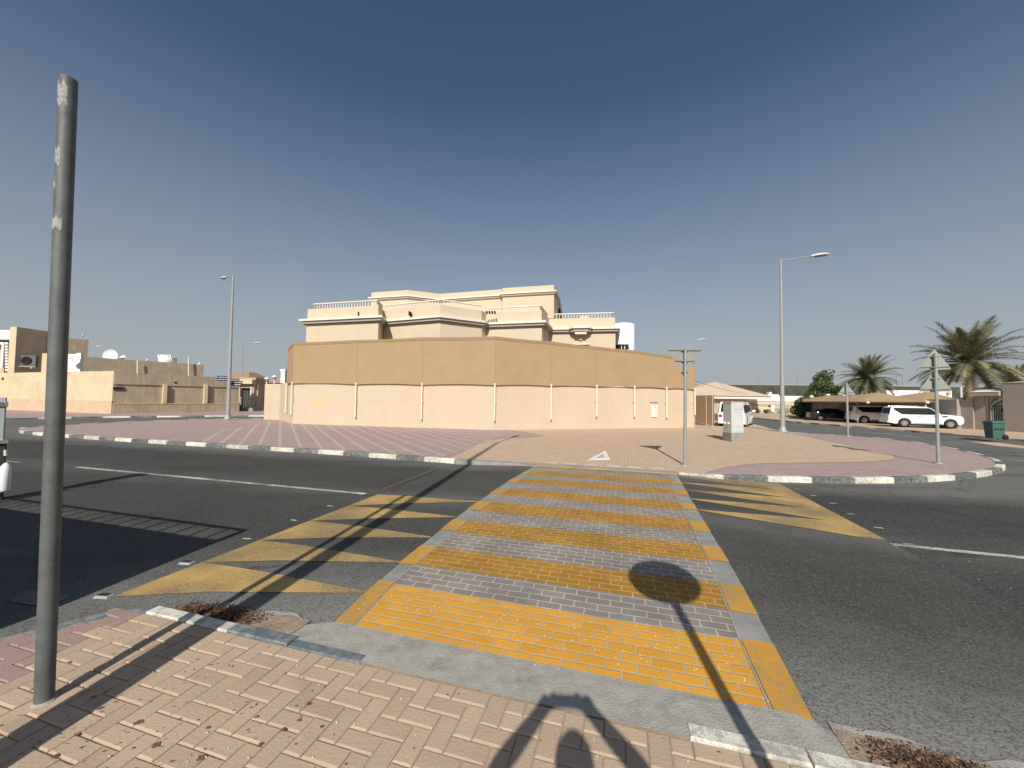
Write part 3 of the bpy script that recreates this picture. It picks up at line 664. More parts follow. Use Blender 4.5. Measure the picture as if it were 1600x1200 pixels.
for i in range(420):
    if i < 160: u, v, z = random.uniform(0, 3), random.gauss(.42, .16), -.012
    elif i < 300: u, v, z = random.uniform(3.6, 8), random.uniform(.3, 3.5), ROAD+.006
    elif i < 340: u, v, z = random.uniform(0, 3), random.uniform(1, 7), -.012
    else: u, v, z = random.uniform(-1, 3.5), random.uniform(-1.3, -.4), .005
    q = uv(u, v, z); r = random.uniform(.002, .007)
    mb.add([q+Vector((r, 0, 0)), q+Vector((0, r*.7, 0)), q+Vector((-r, 0, 0)), q+Vector((0, -r, 0)), q+Vector((0, 0, r*.8))], [(0, 1, 4), (1, 2, 4), (2, 3, 4), (3, 0, 4)])
o = mb.build('grit', 'pebble'); tag(o, 'pale grit scattered on the crossing and the road', 'grit', kind='stuff')

# pavements across the side roads
def rstrip(name, pts, m, depth=30, dirv=(0, 1)):
    pass
farR = [at(*p, 0) for p in ((1180, 652.5), (1240, 658.5), (1320, 664.5), (1405, 671), (1449, 674.5), (1511, 679.7), (1538, 682), (1600, 687), (1700, 696))]
ring = [(p.x, p.y+.1) for p in farR]+[(70, 20), (70, 75), (36, 75)]
g = MB(); g.prism(ring, ROAD-.02, .0); struct(g, 'far_pavement', 'beige')
kerb([p+Vector((0, 0, 0)) for p in farR], 'kerb', inward=1, phase=1, top=.005)
farL = [at(*p, 0) for p in ((-60, 655), (10, 653.5), (100, 651.8), (170, 650.6), (230, 650), (290, 649.6), (357, 649), (430, 648.8))]
ring = [(p.x, p.y+.1) for p in farL]+[(-22, 62), (-70, 62), (-70, 26)]
g = MB(); g.prism(ring, ROAD-.02, .0); struct(g, 'far_pavement', 'pink')
kerb(farL, 'kerb', inward=1, phase=0, top=.005, seg=1.6)
# verge by the hip roof house
g = MB(); q = [at(1130, 646), at(1262, 650), at(1262, 655), at(1170, 651)]
ring = [(q[0].x, q[0].y), (at(1150, 650).x, at(1150, 650).y), (at(1262, 655.5).x, at(1262, 655.5).y), (60, 72), (14, 72)]
g.prism(ring, ROAD-.02, -.01); struct(g, 'sand_verge', 'sand')
kerb([at(1150, 650), at(1205, 652.6), at(1262, 655.5)], 'kerb', inward=1, seg=1.8, top=.02)

# ================================================================== VILLA BOUNDARY WALL + SCREEN
W0, W1, W2, W3 = at(412, 655), at(436, 656), at(457, 662), at(772.5, 672)
W4 = at(1085, 668); W5 = W4+Vector((3.4, 12, 0))
WT = hz(W3.x, W3.y, 599.0)
root = empty('boundary_wall', (W3.x, W3.y, 0)); inv = Matrix.Translation((-W3.x, -W3.y, 0))
def rel(mb, o): mb.v = [(v[0]-o.x, v[1]-o.y, v[2]) for v in mb.v]; return mb
def wallrun(mb, pts, th, z0, z1, mi=0):
    ring = [(p[0], p[1]) for p in pts]; back = []
    n = len(pts)
    for i in range(n):
        a = Vector(pts[max(i-1, 0)][:2]); b = Vector(pts[min(i+1, n-1)][:2]); t = (b-a).normalized(); nn = Vector((-t.y, t.x))
        back.append((pts[i][0]+nn.x*th, pts[i][1]+nn.y*th))
    mb.prism(ring+back[::-1], z0, z1, mi); return mb
a = MB(); wallrun(a, [W2, W3, W4, W5], .25, -.05, WT-.02); rel(a, W3).build('wall_face', 'wall', root)
a = MB(); wallrun(a, [W0, W1, W2-(W2-W1).normalized()*.003], .25, -.05, hz(W0.x, W0.y, 600)); rel(a, W3).build('side_wall', 'wall', root)
# vertical joints, crack lines
a = MB()
for px in (601, 903, 1005):
    t = (px-773)/(1085-773) if px > 773 else (px-457)/(773-457)
    A, B = (W3, W4) if px > 773 else (W2, W3)
    y = 22; q = pt(px, 640, 22); 
    # intersect the pixel's vertical plane with the wall line
    d = ray(px, 640); den = (B.x-A.x)*d.y-(B.y-A.y)*d.x; s_ = (-A.x*d.y+A.y*d.x)/den; p = A+(B-A)*s_
    nn = Vector(((B-A).y, -(B-A).x, 0)).normalized(); t_ = (B-A).normalized()
    for k in range(6):
        z0, z1 = .15+k*.38, .15+(k+1)*.38; j0, j1 = random.uniform(-.012, .012), random.uniform(-.012, .012)
        a.add([p+nn*.003+t_*(j0-.006)+Vector((0, 0, z0)), p+nn*.003+t_*(j0+.006)+Vector((0, 0, z0)), p+nn*.003+t_*(j1+.006)+Vector((0, 0, z1)), p+nn*.003+t_*(j1-.006)+Vector((0, 0, z1))], [(0, 1, 2, 3)])
rel(a, W3).build('wall_joint', 'greytrim', root)
tag(root, 'long cream rendered boundary wall below the tan cloth screen', 'wall')
def onwall(px, A, B):
    d = ray(px, 640); den = (B.x-A.x)*d.y-(B.y-A.y)*d.x; s_ = (-A.x*d.y+A.y*d.x)/den; return A+(B-A)*s_
def nrm(A, B): return Vector(((B-A).y, -(B-A).x, 0)).normalized()
# screen
sroot = empty('shade_screen', (W3.x, W3.y, 0))
posts = [(445, 'c', 545, 600.5, 645), (457, 'l', 535.5, 599, 648), (557, 'l', 531.5, 600.5, 652), (660, 'l', 527.5, 601.3, 655), (772.5, 'l', 526, 601.8, 657), (860, 'r', 534, 603, 655), (931, 'r', 541.8, 604, 650.5), (990, 'r', 547.5, 605.3, 651), (1040, 'r', 555, 607, 652.5), (1084, 'r', 565, 609, 648)]
PP = []
for px, sd, ty, by, ly in posts:
    if sd == 'c': p = W2+(W1-W2).normalized()*1.9; n_ = nrm(W1, W2)
    elif sd == 'l': p = onwall(px, W2, W3); n_ = nrm(W2, W3)
    else: p = onwall(px, W3, W4); n_ = nrm(W3, W4)
    if px == 772.5: p = W3.copy(); n_ = (nrm(W2, W3)+nrm(W3, W4)).normalized()
    p2 = p+n_*.07
    PP.append((p2, n_, hz(p2.x, p2.y, ty), hz(p2.x, p2.y, by), hz(p2.x, p2.y, ly)))
for i in range(len(PP)-1):
    a, b = PP[i], PP[i+1]; mb = MB(); hem = MB(); lo = MB(); n = 10
    for front in (1, 0):
        for k in range(n):
            r = []
            for kk in (k, k+1):
                t = kk/n; q = a[0].lerp(b[0], t)+a[1].lerp(b[1], t)*(.03 if front else 0)
                sag = math.sin(PI*t)
                zt = a[2]+(b[2]-a[2])*t-.03*sag; zb = a[3]+(b[3]-a[3])*t+.055*sag
                bul = a[1].lerp(b[1], t)*(.03*sag)
                r.append((q, q+bul, zt, zb))
            (q0, m0, t0_, b0), (q1, m1, t1_, b1) = r
            vs = [(q0.x, q0.y, b0), (q1.x, q1.y, b1), (m1.x, m1.y, (b1+t1_)/2), (m0.x, m0.y, (b0+t0_)/2), (q1.x, q1.y, t1_), (q0.x, q0.y, t0_)]
            fs = [(0, 1, 2, 3), (3, 2, 4, 5)]
            if not front: fs = [f[::-1] for f in fs]
            mb.add(vs, fs, 0, True)
            if front:
                nf = a[1]*.012
                for H_, z0a, z0b, z1a, z1b, of in ((hem, t0_-.16, t1_-.16, t0_+.012, t1_+.012, .02), (lo, b0-.01, b1-.01, b0+.10, b1+.10, .012)):
                    nf = a[1].lerp(b[1], .5)*of; back = -a[1].lerp(b[1], .5)*.06
                    H_.add([(q0.x+nf.x, q0.y+nf.y, z0a), (q1.x+nf.x, q1.y+nf.y, z0b), (q1.x+nf.x, q1.y+nf.y, z1b), (q0.x+nf.x, q0.y+nf.y, z1a), (q0.x+back.x, q0.y+back.y, z1a), (q1.x+back.x, q1.y+back.y, z1b)], [(0, 1, 2, 3), (3, 2, 5, 4)])
    rel(mb, W3).build('cloth_panel', 'fabric', sroot)
    rel(hem, W3).build('top_hem', 'fabric_edge', sroot); rel(lo, W3).build('lower_hem', 'fabric', sroot)
for i, (p, n_, zt, zb, zl) in enumerate(PP):
    mb = MB(); q = p+n_*.0
    o_ = n_*(.045)
    mb.tube([(q.x+o_.x, q.y+o_.y, zl), (q.x+o_.x, q.y+o_.y, zb+.12)], .05, 10)
    for z in (zl+.18,): mb.box(q.x-.08, q.y-.06, zl+(zb-zl)*.5, q.x+.08, q.y+.05, zl+(zb-zl)*.5+.03)
    pp = rel(mb, W3).build('post', 'creampipe', sroot)
    e = MB(); e.tube([(q.x+o_.x, q.y+o_.y, zl-.07), (q.x+o_.x, q.y+o_.y, zl)], .035, 8); rel(e, W3).build('post_foot', 'cabdark', pp)
    s2 = MB(); s2.box(p.x+n_.x*.034-.011, p.y+n_.y*.034-.006, zb+.03, p.x+n_.x*.034+.011, p.y+n_.y*.038+.008, zt-.08); rel(s2, W3).build('seam', 'fabric_edge', sroot)
tag(sroot, 'long tan shade cloth screen stretched along the top of the villa wall', 'screen')
# meter box
q = onwall(1021.5, W3, W4); n_ = nrm(W3, W4); an = math.atan2((W4-W3).y, (W4-W3).x)
zb_, zt_ = hz(q.x, q.y, 652), hz(q.x, q.y, 629.5)
r = empty('meter_box', (q.x, q.y, 0), an)
a = MB(); a.box(-.23, -.07, zb_, .23, 0, zt_); a.build('box', 'white', r, bevel=.01)
a = MB(); a.box(-.26, -.12, zt_, .26, 0, zt_+.035); a.build('hood', 'brown', r)
a = MB(); a.box(.04, -.078, zt_-.36, .12, -.07, zt_-.26); a.build('dial', 'cabdark', r)
a = MB(); a.box(-.12, -.078, zt_-.16, .1, -.0705, zt_-.09); a.build('label_plate', 'greytrim', r)
tag(r, 'small white meter box with a brown hood on the right part of the cream wall', 'meter box')
# yellow stain on the wall
q = onwall(505, W2, W3); n_ = nrm(W2, W3); t_ = (W3-W2).normalized(); mb = MB()
for (px, py, r_) in ((497, 628, .5), (512, 624, .28), (505, 634, .22)):
    p = onwall(px, W2, W3); zc = hz(p.x, p.y, py); vs = []
    for k in range(14):
        a_ = 2*PI*k/14; rr = r_*random.uniform(.6, 1.1); v = p+t_*math.cos(a_)*rr+n_*(.004+.001*r_); vs.append((v.x, v.y, zc+math.sin(a_)*rr*.7))
    mb.add(vs, [tuple(range(14))])
rel(mb, W3).build('wall_stain', 'yellowstain', root)

# ================================================================== VILLA
HC = 7.9
def P2(px, py, z): q = at(px, py, z); return Vector((q.x, q.y))
vp = [P2(467, 498.5, HC), P2(597, 492, HC), P2(604, 499, HC), P2(687, 491.8, HC), P2(759, 501, HC), P2(764, 503.5, HC), P2(853, 500, HC), P2(864, 512, HC), P2(969, 510, HC)]
n0 = (vp[1]-vp[0]).normalized(); bl_ = vp[0]+Vector((-n0.y, n0.x))*14; br2 = vp[8]+Vector((2.6, 9.5))
ringo = [*vp, br2, bl_]          # outer line of the cornice
villa = empty('villa', (vp[3].x, vp[3].y, 0)); VO = Vector((vp[3].x, vp[3].y, 0))
def vb(mb, name, m, parent=None, **k): return rel(mb, VO).build(name, m, parent or villa, **k)
a = MB(); a.prism([tuple(p) for p in offset(ringo, -.38)], 0, HC+.0-.001); vb(a, 'wall', 'cream')
a = MB(); a.prism([tuple(p) for p in ringo], HC-.17, HC); vb(a, 'cornice', 'white')
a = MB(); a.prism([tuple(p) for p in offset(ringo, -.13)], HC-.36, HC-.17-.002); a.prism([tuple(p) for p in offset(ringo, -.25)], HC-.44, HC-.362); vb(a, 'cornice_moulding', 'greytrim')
par = offset(ringo, -.42); ZP = HC+.86
a = MB(); a.prism([tuple(p) for p in par], HC+.001, ZP); vb(a, 'parapet', 'cream')
balu = [p for p in offset(ringo, -.58)]
def balustrade(pts, z0, h=.46, sp=.24, r=.045):
    mb = MB()
    for A_, B_ in zip(pts, pts[1:]):
        L = (B_-A_).length; d = (B_-A_)/L; n = max(2, int(L/sp))
        nx = Vector((-d.y, d.x))
        for k in range(n+1):
            p = A_+d*(L*k/n)
            mb.lathe([(r*.8, 0), (r*.8, .05), (r*.5, .09), (r*1.15, .2), (r*.6, .33), (r*.8, h-.07)], p.x, p.y, z0, 6)
        for zz0, zz1 in ((z0+h-.08, z0+h),):
            mb.prism([tuple(A_-nx*.07-d*.07), tuple(B_-nx*.07+d*.07), tuple(B_+nx*.07+d*.07), tuple(A_+nx*.07-d*.07)], zz0, zz1)
    return mb
b_ = balu
vb(balustrade([b_[-1], b_[0]+(b_[1]-b_[0]).normalized()*.35, b_[1], b_[2]], ZP), 'balustrade', 'white')
vb(balustrade([b_[2]+(b_[3]-b_[2]).normalized()*.3, b_[3], b_[4]], ZP), 'balustrade', 'white')
vb(balustrade([b_[5]+(b_[6]-b_[5]).normalized()*.3, b_[6], b_[7]], ZP), 'balustrade', 'white')
vb(balustrade([b_[7]+(b_[8]-b_[7]).normalized()*.3, b_[8], b_[9]], ZP), 'balustrade', 'white')
# rain spouts and slots on the parapet
for px, py in ((562.5, 491), (641, 490)):
    q = at(px, py, HC+.3); a = MB(); a.box(q.x-.05, q.y-.12-.2, HC+.12, q.x+.05, q.y+.6, HC+.42); vb(a, 'spout', 'dark')
for k in range(4):
    q = at(760+k*4.3, 485, HC+.75); a = MB(); a.box(q.x-.05, q.y+.1, HC+.62, q.x+.07, q.y+.7, HC+.74); vb(a, 'vent', 'dark')
# upper storey
HE = 11.7
ep = [P2(580, 457, HE), P2(637, 453, HE), P2(688, 459, HE), P2(784, 452, HE), P2(785, 450, HE), P2(866, 445, HE), P2(872, 457, HE)]
er = ep+[ep[-1]+Vector((1, 6)), ep[0]+Vector((.5, 6))]
a = MB(); a.prism([tuple(p) for p in offset(er, -.02)], HC+.9, HE); vb(a, 'upper_wall', 'cream')
a = MB(); a.prism([tuple(p) for p in offset(er, .22)], HE-.62, HE-.50); vb(a, 'upper_cornice', 'white')
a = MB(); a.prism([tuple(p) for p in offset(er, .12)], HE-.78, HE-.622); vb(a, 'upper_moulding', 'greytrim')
q = pt(877, 482, ep[-1].y+1.0); a = MB(); a.prism([(q.x-.8, q.y), (q.x+.35, q.y), (q.x+.35, q.y+1.5), (q.x-.8, q.y+1.5)], ZP-.2, q.z, 0, [(q.x-.8, q.y), (q.x-.1, q.y), (q.x-.1, q.y+1.5), (q.x-.8, q.y+1.5)]); vb(a, 'roof_box', 'dark')
# bay cornice and window of the right part
A_, B_ = vp[7], vp[8]; d = (B_-A_).normalized(); nx = Vector((d.y, -d.x))
def onl(px, A, B):
    r = ray(px, 510); den = (B.x-A.x)*r.y-(B.y-A.y)*r.x; return A+(B-A)*((-A.x*r.y+A.y*r.x)/den)
c0, c1 = onl(889, A_, B_), onl(926, A_, B_)
bay = [c0-nx*.4, c0+nx*.15, c0+d*.35+nx*.5, c1-d*.35+nx*.5, c1+nx*.15, c1-nx*.4]
a = MB(); a.prism([tuple(p) for p in bay], HC-.16, HC+.012); vb(a, 'bay_cornice', 'white')
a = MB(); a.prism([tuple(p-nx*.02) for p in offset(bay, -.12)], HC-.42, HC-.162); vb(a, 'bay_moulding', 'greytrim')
a = MB(); a.prism([tuple(p) for p in (c0+d*.5-nx*.4, c0+d*.5+nx*.28, c1-d*.5+nx*.28, c1-d*.5-nx*.4)], HC-.62, HC-.425); vb(a, 'bay_lamp_box', 'white')
q = (c0+c1)/2-nx*.28; a = MB(); a.lathe([(.001, -.1), (.09, -.06), (.1, .02), (.001, .1)], q.x, q.y, HC-1.0, 8); vb(a, 'wall_lamp', 'white')
w0, w1 = onl(896, A_, B_), onl(921, A_, B_); a = MB(); zt_ = hz(w0.x, w0.y, 537.8)
a.prism([tuple(p) for p in (w0-nx*.5, w0-nx*.36, w1-nx*.36, w1-nx*.5)], zt_-1.3, zt_); win = vb(a, 'window', 'dark')
a = MB(); a.prism([tuple(p) for p in (w0-nx*.38-d*.06, w0-nx*.33-d*.06, w1-nx*.33+d*.06, w1-nx*.38+d*.06)], zt_, zt_+.05); vb(a, 'frame', 'white', win)
p0 = onl(906, A_, B_); a = MB(); a.prism([tuple(p) for p in (p0-nx*.5, p0-nx*.38, p0+d*.7-nx*.38, p0+d*.7-nx*.5)], HC+.002, ZP+.2); vb(a, 'pier', 'cream')
# white round stair tower
q = pt(973, 530, 35.5); zt_ = hz(q.x, q.y, 508); a = MB(); R_ = 17.5*35.5/600
a.lathe([(R_, 3.0), (R_, zt_), (R_-.12, zt_+.06), (.01, zt_+.08)], q.x, q.y, 0, 40); vb(a, 'stair_tower', 'whiteb')
t1_ = pt(966, 547, 34.2); t2_ = pt(981, 538.5, 34.2); a = MB(); a.box(t1_.x, 34.2, t1_.z-.7, t2_.x, 35.2, t2_.z); tw = vb(a, 'tower_window', 'dark')
a = MB(); x3 = t2_.x
for k in range(1, 3): xx = t1_.x+(t2_.x-t1_.x)*k/3; a.box(xx-.03, 34.17, t1_.z-.7, xx+.03, 34.199, t2_.z)
vb(a, 'mullion', 'white', tw)
a = MB(); a.prism([(t1_.x-.1, 34.0), (t2_.x+.22, 34.0), (t2_.x+.1, 35), (t1_.x-.1, 35)], t2_.z+.004, t2_.z+.3, 0, [(t1_.x+.2, 34.5), (t2_.x, 34.5), (t2_.x, 35), (t1_.x+.2, 35)]); vb(a, 'canopy', 'whiteb')
tag(villa, 'large cream villa with white cornices and roof balustrades behind the screened wall', 'house')

# white gate pillar and garden lamps behind the side wall
q = pt(440, 640, 31.0); r = empty('gate_pillar', (q.x, 31.0, 0))
zt_ = hz(q.x, 31, 577); a = MB(); a.box(-.17, 0, 0, .17, .35, zt_-.18); a.build('shaft', 'whiteb', r); a = MB(); a.box(-.21, -.04, zt_-.18, .21, .39, zt_); a.build('cap', 'whiteb', r)
tag(r, 'white pillar rising behind the wall at the left end of the tan screen', 'pillar')
proto = None
for i, (px, py) in enumerate(((417, 592.5), (429, 589.5))):
    q = pt(px, py, 30.3 if i == 0 else 30.2)
    if proto is None:
        proto = empty('garden_lamp', (0, 0, 0)); wt = 0
        a = MB(); a.tube([(0, 0, -.55), (0, 0, -.2)], .05, 8); a.build('stem', 'white', proto)
        a = MB(); a.lathe([(.001, -.2), (.1, -.16), (.13, -.02), (.1, .03)], 0, 0, 0, 10); a.build('globe', 'clearlens', proto)
        a = MB(); a.lathe([(.2, .02), (.2, .05), (.03, .16), (.001, .2)], 0, 0, 0, 10); a.build('cap', 'whiteb', proto); o = proto
    else: o = copy_tree(proto)
    o.location = (q.x, q.y, q.z)
    tag(o, 'small white garden lamp on the side wall, %s' % ('left of the pair' if i == 0 else 'nearest the white pillar'), 'lamp', 'garden lamps on the side wall')

# ================================================================== STREET LAMPS
def make_lamp(name, base, top, armdir, armlen, rise, rb=.115, rt_=.055, headlen=.95, base_plate=True, parts=True):
    base = Vector(base); top = Vector(top); L = top-base
    r = empty(name, base)
    a = MB(); a.tube([(0, 0, 0), (0, 0, .02)], rb*2.4, 4, smooth=False) if base_plate else None
    if base_plate:
        a.lathe([(rb*2.0, .02), (rb*1.5, .12), (rb*1.12, .35)], 0, 0, 0, 14)
        for k in range(4): an_ = PI/4+k*PI/2; a.tube([(math.cos(an_)*rb*1.95, math.sin(an_)*rb*1.95, 0), (math.cos(an_)*rb*1.95, math.sin(an_)*rb*1.95, .1)], .016, 6)
        a.build('base_flange', 'lamp', r)
    a = MB(); a.tube([(0, 0, 0), L*.5, L], [rb, (rb+rt_)/2, rt_], 16); a.tube([L, L+Vector((0, 0, .12))], rt_*.8, 8); a.build('pole', 'lamp', r)
    d = Vector((armdir[0], armdir[1], 0)).normalized(); e = L+d*armlen+Vector((0, 0, rise)); s0 = L-Vector((0, 0, .05))
    a = MB(); a.tube([s0, s0.lerp(e, .5)+Vector((0, 0, rise*.05)), e], rt_*.62, 8); a.build('arm', 'galv', r)
    sl_ = Vector((d.x, d.y, rise/max(armlen, .1)*.9)).normalized(); sd = Vector((-d.y, d.x, 0)); up = sl_.cross(sd)*-1
    if up.z < 0: up = -up
    vs = []; st = [(0, .05, .05), (.12, .10, .09), (.45, .15, .12), (.8, .13, .10), (1, .05, .05)]; seg = 10
    h = MB()
    for t, wd, ht in st:
        for k in range(seg):
            an_ = 2*PI*k/seg; yy = math.cos(an_)*wd*headlen; zz = math.sin(an_)*ht*headlen; zz = zz if zz > 0 else zz*.35
            vs.append(e+sl_*(t*headlen-.05)+sd*yy+up*(zz+.0))
    h.add(vs, [(i*seg+k, i*seg+(k+1) % seg, (i+1)*seg+(k+1) % seg, (i+1)*seg+k) for i in range(4) for k in range(seg)], 0, True)
    h.add(vs[:seg], [tuple(range(seg))]); h.add(vs[-seg:], [tuple(range(seg))])
    hd = h.build('lamp_head', 'lamphead', r)
    g_ = MB(); m_ = [e+sl_*(t*headlen)+sd*w_*headlen-up*.055*headlen for t, w_ in ((.18, -.08), (.18, .08), (.8, .09), (.8, -.09))]
    lo_ = [p-up*.03 for p in m_]; g_.add(m_+lo_, [(0, 1, 2, 3), (4, 7, 6, 5), (0, 4, 5, 1), (1, 5, 6, 2), (2, 6, 7, 3), (3, 7, 4, 0)]); g_.build('lens', 'lens', hd)
    return r
b = at(1223, 675); t_ = pt(1220, 407, b.y+.05)
tag(make_lamp('street_lamp', b, t_, (1, -.1), 1.75, .22, .13, .055, 1.05), 'tall pale grey street lamp right of the cabinet, arm reaching right', 'street lamp', 'street lamps along the roads')
g = MB(); g.prism([(b.x-.4, b.y-.3), (b.x+.5, b.y-.3), (b.x+.5, b.y+.3), (b.x-.4, b.y+.3)], 0, .03); 
b = at(356, 655.5); t_ = pt(364.5, 431, b.y)
lampL = tag(make_lamp('street_lamp', b, t_, (-.8, .62), 1.75, .2, .14, .06, 1.05), 'tall grey street lamp with two dark blue name plates on the left', 'street lamp', 'street lamps along the roads')
nlamp = make_lamp('street_lamp', (-2.62, .75, 0), (-2.62, .75, 10.9), (.27, .96), 2.1, .25, .135, .055, 1.0)
tag(nlamp, 'street lamp outside the frame beside the photographer, its long shadow crossing the road', 'street lamp', 'street lamps along the roads')
b = pt(378, 640, 62); t_ = pt(379, 536, 62)
tag(make_lamp('street_lamp', (b.x, 62, 0), t_, (1, .2), 1.7, .1, .12, .06, 1.0), 'farther grey street lamp behind the small gate house, arm reaching right', 'street lamp', 'street lamps along the roads')
b = pt(1074, 640, 60); t_ = pt(1074, 533.5, 60)
tag(make_lamp('street_lamp', (b.x, 60, 0), t_, (1, -.1), 1.7, .25, .12, .06, 1.1), 'distant lamp head showing just above the inverted triangle sign', 'street lamp', 'street lamps along the roads')
b = pt(133, 640, 75); t_ = pt(133, 541, 75)
tag(make_lamp('street_lamp', (b.x, 75, 0), t_, (1, .1), 2.0, .03, .12, .06, 1.1), 'street lamp arm poking out behind the stained building on the left', 'street lamp', 'street lamps along the roads')
# embankment lamps
for i, (px, ty, by) in enumerate(((1122, 583, 602), (1186, 582.5, 602), (1247, 584.5, 602), (1402, 586, 604), (1411, 588, 605))):
    p = pt(px, by, 150); t_ = pt(px-.8, ty, 150)
    tag(make_lamp('street_lamp', (p.x, 150, p.z-1.5), t_, (-1, 0), 1.3, .35, .22, .12, 1.0, base_plate=False), ('far off street lamp on top of the embankment, above the hip roof peak', 'far off street lamp on the embankment, second from the left', 'far off street lamp on the embankment, just right of the tall near lamp', 'faint far off street lamp in the gap left of the big palm', 'faint far off street lamp nearest the big palm')[i], 'street lamp', 'lamps on the embankment')
# street name plates on the left lamp
for i, (x0, x1, y0, y1) in enumerate(((339.5, 356, 587.5, 595), (361, 378.5, 595.5, 603))):
    yb = 28.9-.02; A = pt(x0, y1, yb); B = pt(x1, y0, yb)
    r = empty('street_name_plate', ((A.x+B.x)/2, yb, (A.z+B.z)/2)); hx, hzz = (B.x-A.x)/2, (B.z-A.z)/2
    a = MB(); a.box(-hx, -.02, -hzz, hx, .02, hzz); a.build('plate', 'signblue', r)
    a = MB(); random.seed(30+i)
    for row, zz in ((0, hzz*.45), (1, -hzz*.4)):
        x = -hx*.85
        while x < hx*.8:
            wd = random.uniform(.03, .1); a.box(x, -.024, zz-.03*random.uniform(.4, 1), x+wd, -.0205, zz+.03*random.uniform(.3, 1)); x += wd+random.uniform(.015, .04)
    a.build('lettering', 'ink', r)
    a = MB(); a.box(-hx if i else hx-.02, -.01, -.03, -hx+.12 if i else hx+.12, .01, .03) ; a.build('bracket', 'galv', r)
    tag(r, ('dark blue street name plate on the left side of the left lamp, higher one', 'dark blue street name plate on the right side of the left lamp, lower one')[i], 'sign', 'street name plates on the lamp')

# ================================================================== BIG NEAR POST
b = at(69, 1096); t_ = pt(107, 124, b.y)
r = empty('steel_post', b); L = t_-b; Rp = .0405
a = MB(); n = 14; path = [L*(k/n) for k in range(n+1)]
a.tube(path[:-1]+[L-Vector((0, 0, .0))], Rp, 40, caps=False)
# slanted, open top: a cap disc just inside
a.lathe([(Rp, 0), (Rp-.006, .003), (Rp-.008, -.01), (.001, -.012)], L.x, L.y, L.z, 40)
post = a.build('tube', 'galvpost', r)
co = MB(); co.lathe([(.052, .0), (.050, .006), (.046, .009), (.041, .012)], 0, 0, 0, 22); co.build('mortar_collar', 'concrete', r)
M_ = M['galvpost']
def patch_ring(z0, z1, a0, a1, name='residue', seed=1):
    random.seed(seed); mb = MB(); n = 16; m = 7; g0 = []
    for j in range(m+1):
        for k in range(n+1):
            t = k/n; edge = .5+.5*math.sin(seed+t*7)*.8
            zz0 = z0+(z1-z0)*.12*math.sin(t*9+seed); zz1 = z1-(z1-z0)*.28*abs(math.sin(t*6+seed*2))
            z = zz0+(zz1-zz0)*j/m; an_ = a0+(a1-a0)*t; c = L*(z/L.z); mb.v.append((c.x+math.cos(an_)*(Rp+.0008), c.y+math.sin(an_)*(Rp+.0008), z))
    for j in range(m):
        for k in range(n): q = j*(n+1)+k; mb.f.append((q, q+1, q+n+2, q+n+1)); mb.mi.append(0); mb.sm.append(True)
    mb.build('label_residue', 'stain', r)
H_ = L.z
def zpx(py): return hz(b.x+.01, b.y, py)
patch_ring(zpx(170), zpx(130), -2.15, -.75, seed=1)
patch_ring(zpx(262), zpx(232), -2.2, -1.2, seed=4)
patch_ring(zpx(300), zpx(280), -2.2, -1.7, seed=2)
patch_ring(zpx(361), zpx(340), -2.2, -.8, seed=3)
tag(r, 'bare grey galvanised steel post on the near pavement at left', 'post')
random.seed(11)
# ================================================================== TRIANGULAR AND ROUND SIGNS
def tri_plate(mb, cx, cz, w, up=True, y0=0.05, y1=.053):
    h = w*.866; rr = .06*w; pts = []
    base = [(0, h*2/3), (-w/2, -h/3), (w/2, -h/3)]
    if not up: base = [(x, -z) for x, z in base]
    cen = Vector((0, 0))
    for i in range(3):
        p = Vector(base[i]); a_ = Vector(base[i-1]); c_ = Vector(base[(i+1) % 3])
        d1 = (a_-p).normalized()*rr*1.6; d2 = (c_-p).normalized()*rr*1.6
        pts += [p+d1, p+(d1+d2)*.28, p+d2]
    n = len(pts); vs = [(cx+p.x, y0, cz+p.y) for p in pts]+[(cx+p.x, y1, cz+p.y) for p in pts]
    mb.add(vs, [tuple(range(n)), tuple(range(n, 2*n))[::-1]]+[(i, i+n, (i+1) % n+n, (i+1) % n) for i in range(n)])
def sign_back(base_px, top_px, tris, rad, rz, name='give_way_sign', clampw=1, yoff=.0):
    b = at(*base_px); t_ = pt(top_px[0], top_px[1], b.y); r = empty(name, b, rz)
    h = t_.z; lean = (t_.x-b.x)
    a = MB(); a.tube([(0, 0, 0), (lean, 0, h)], rad, 20); a.tube([(lean, 0, h), (lean, 0, h+.015)], rad*1.06, 20); a.build('post', 'galv', r)
    a = MB(); a.lathe([(rad*3, 0), (rad*3, .012), (rad*1.1, .03)], 0, 0, 0, 12)
    for k in range(4): a.tube([(math.cos(k*PI/2+.7)*rad*2.4, math.sin(k*PI/2+.7)*rad*2.4, 0), (math.cos(k*PI/2+.7)*rad*2.4, math.sin(k*PI/2+.7)*rad*2.4, .05)], .01, 6)
    a.build('base_plate', 'galv', r)
    for (cz, w, up, rails) in tris:
        lx = lean*cz/h
        p = MB(); tri_plate(p, lx, cz, w, up, rad+.025, rad+.028); pl = p.build('plate', 'signback', r)
        for (zz, hw) in rails:
            q = MB(); q.box(lx-hw, rad+.008, zz-.014, lx+hw, rad+.0245, zz+.014); q.build('rail', 'galvpost', pl)
            q = MB(); q.tube([(lx, 0, zz-.012), (lx, 0, zz+.012)], rad+.006, 16); q.box(lx-rad-.05, -.0, zz-.012, lx+rad+.05, rad+.008, zz+.012); q.build('clamp', 'chrome', pl)
    return r, b
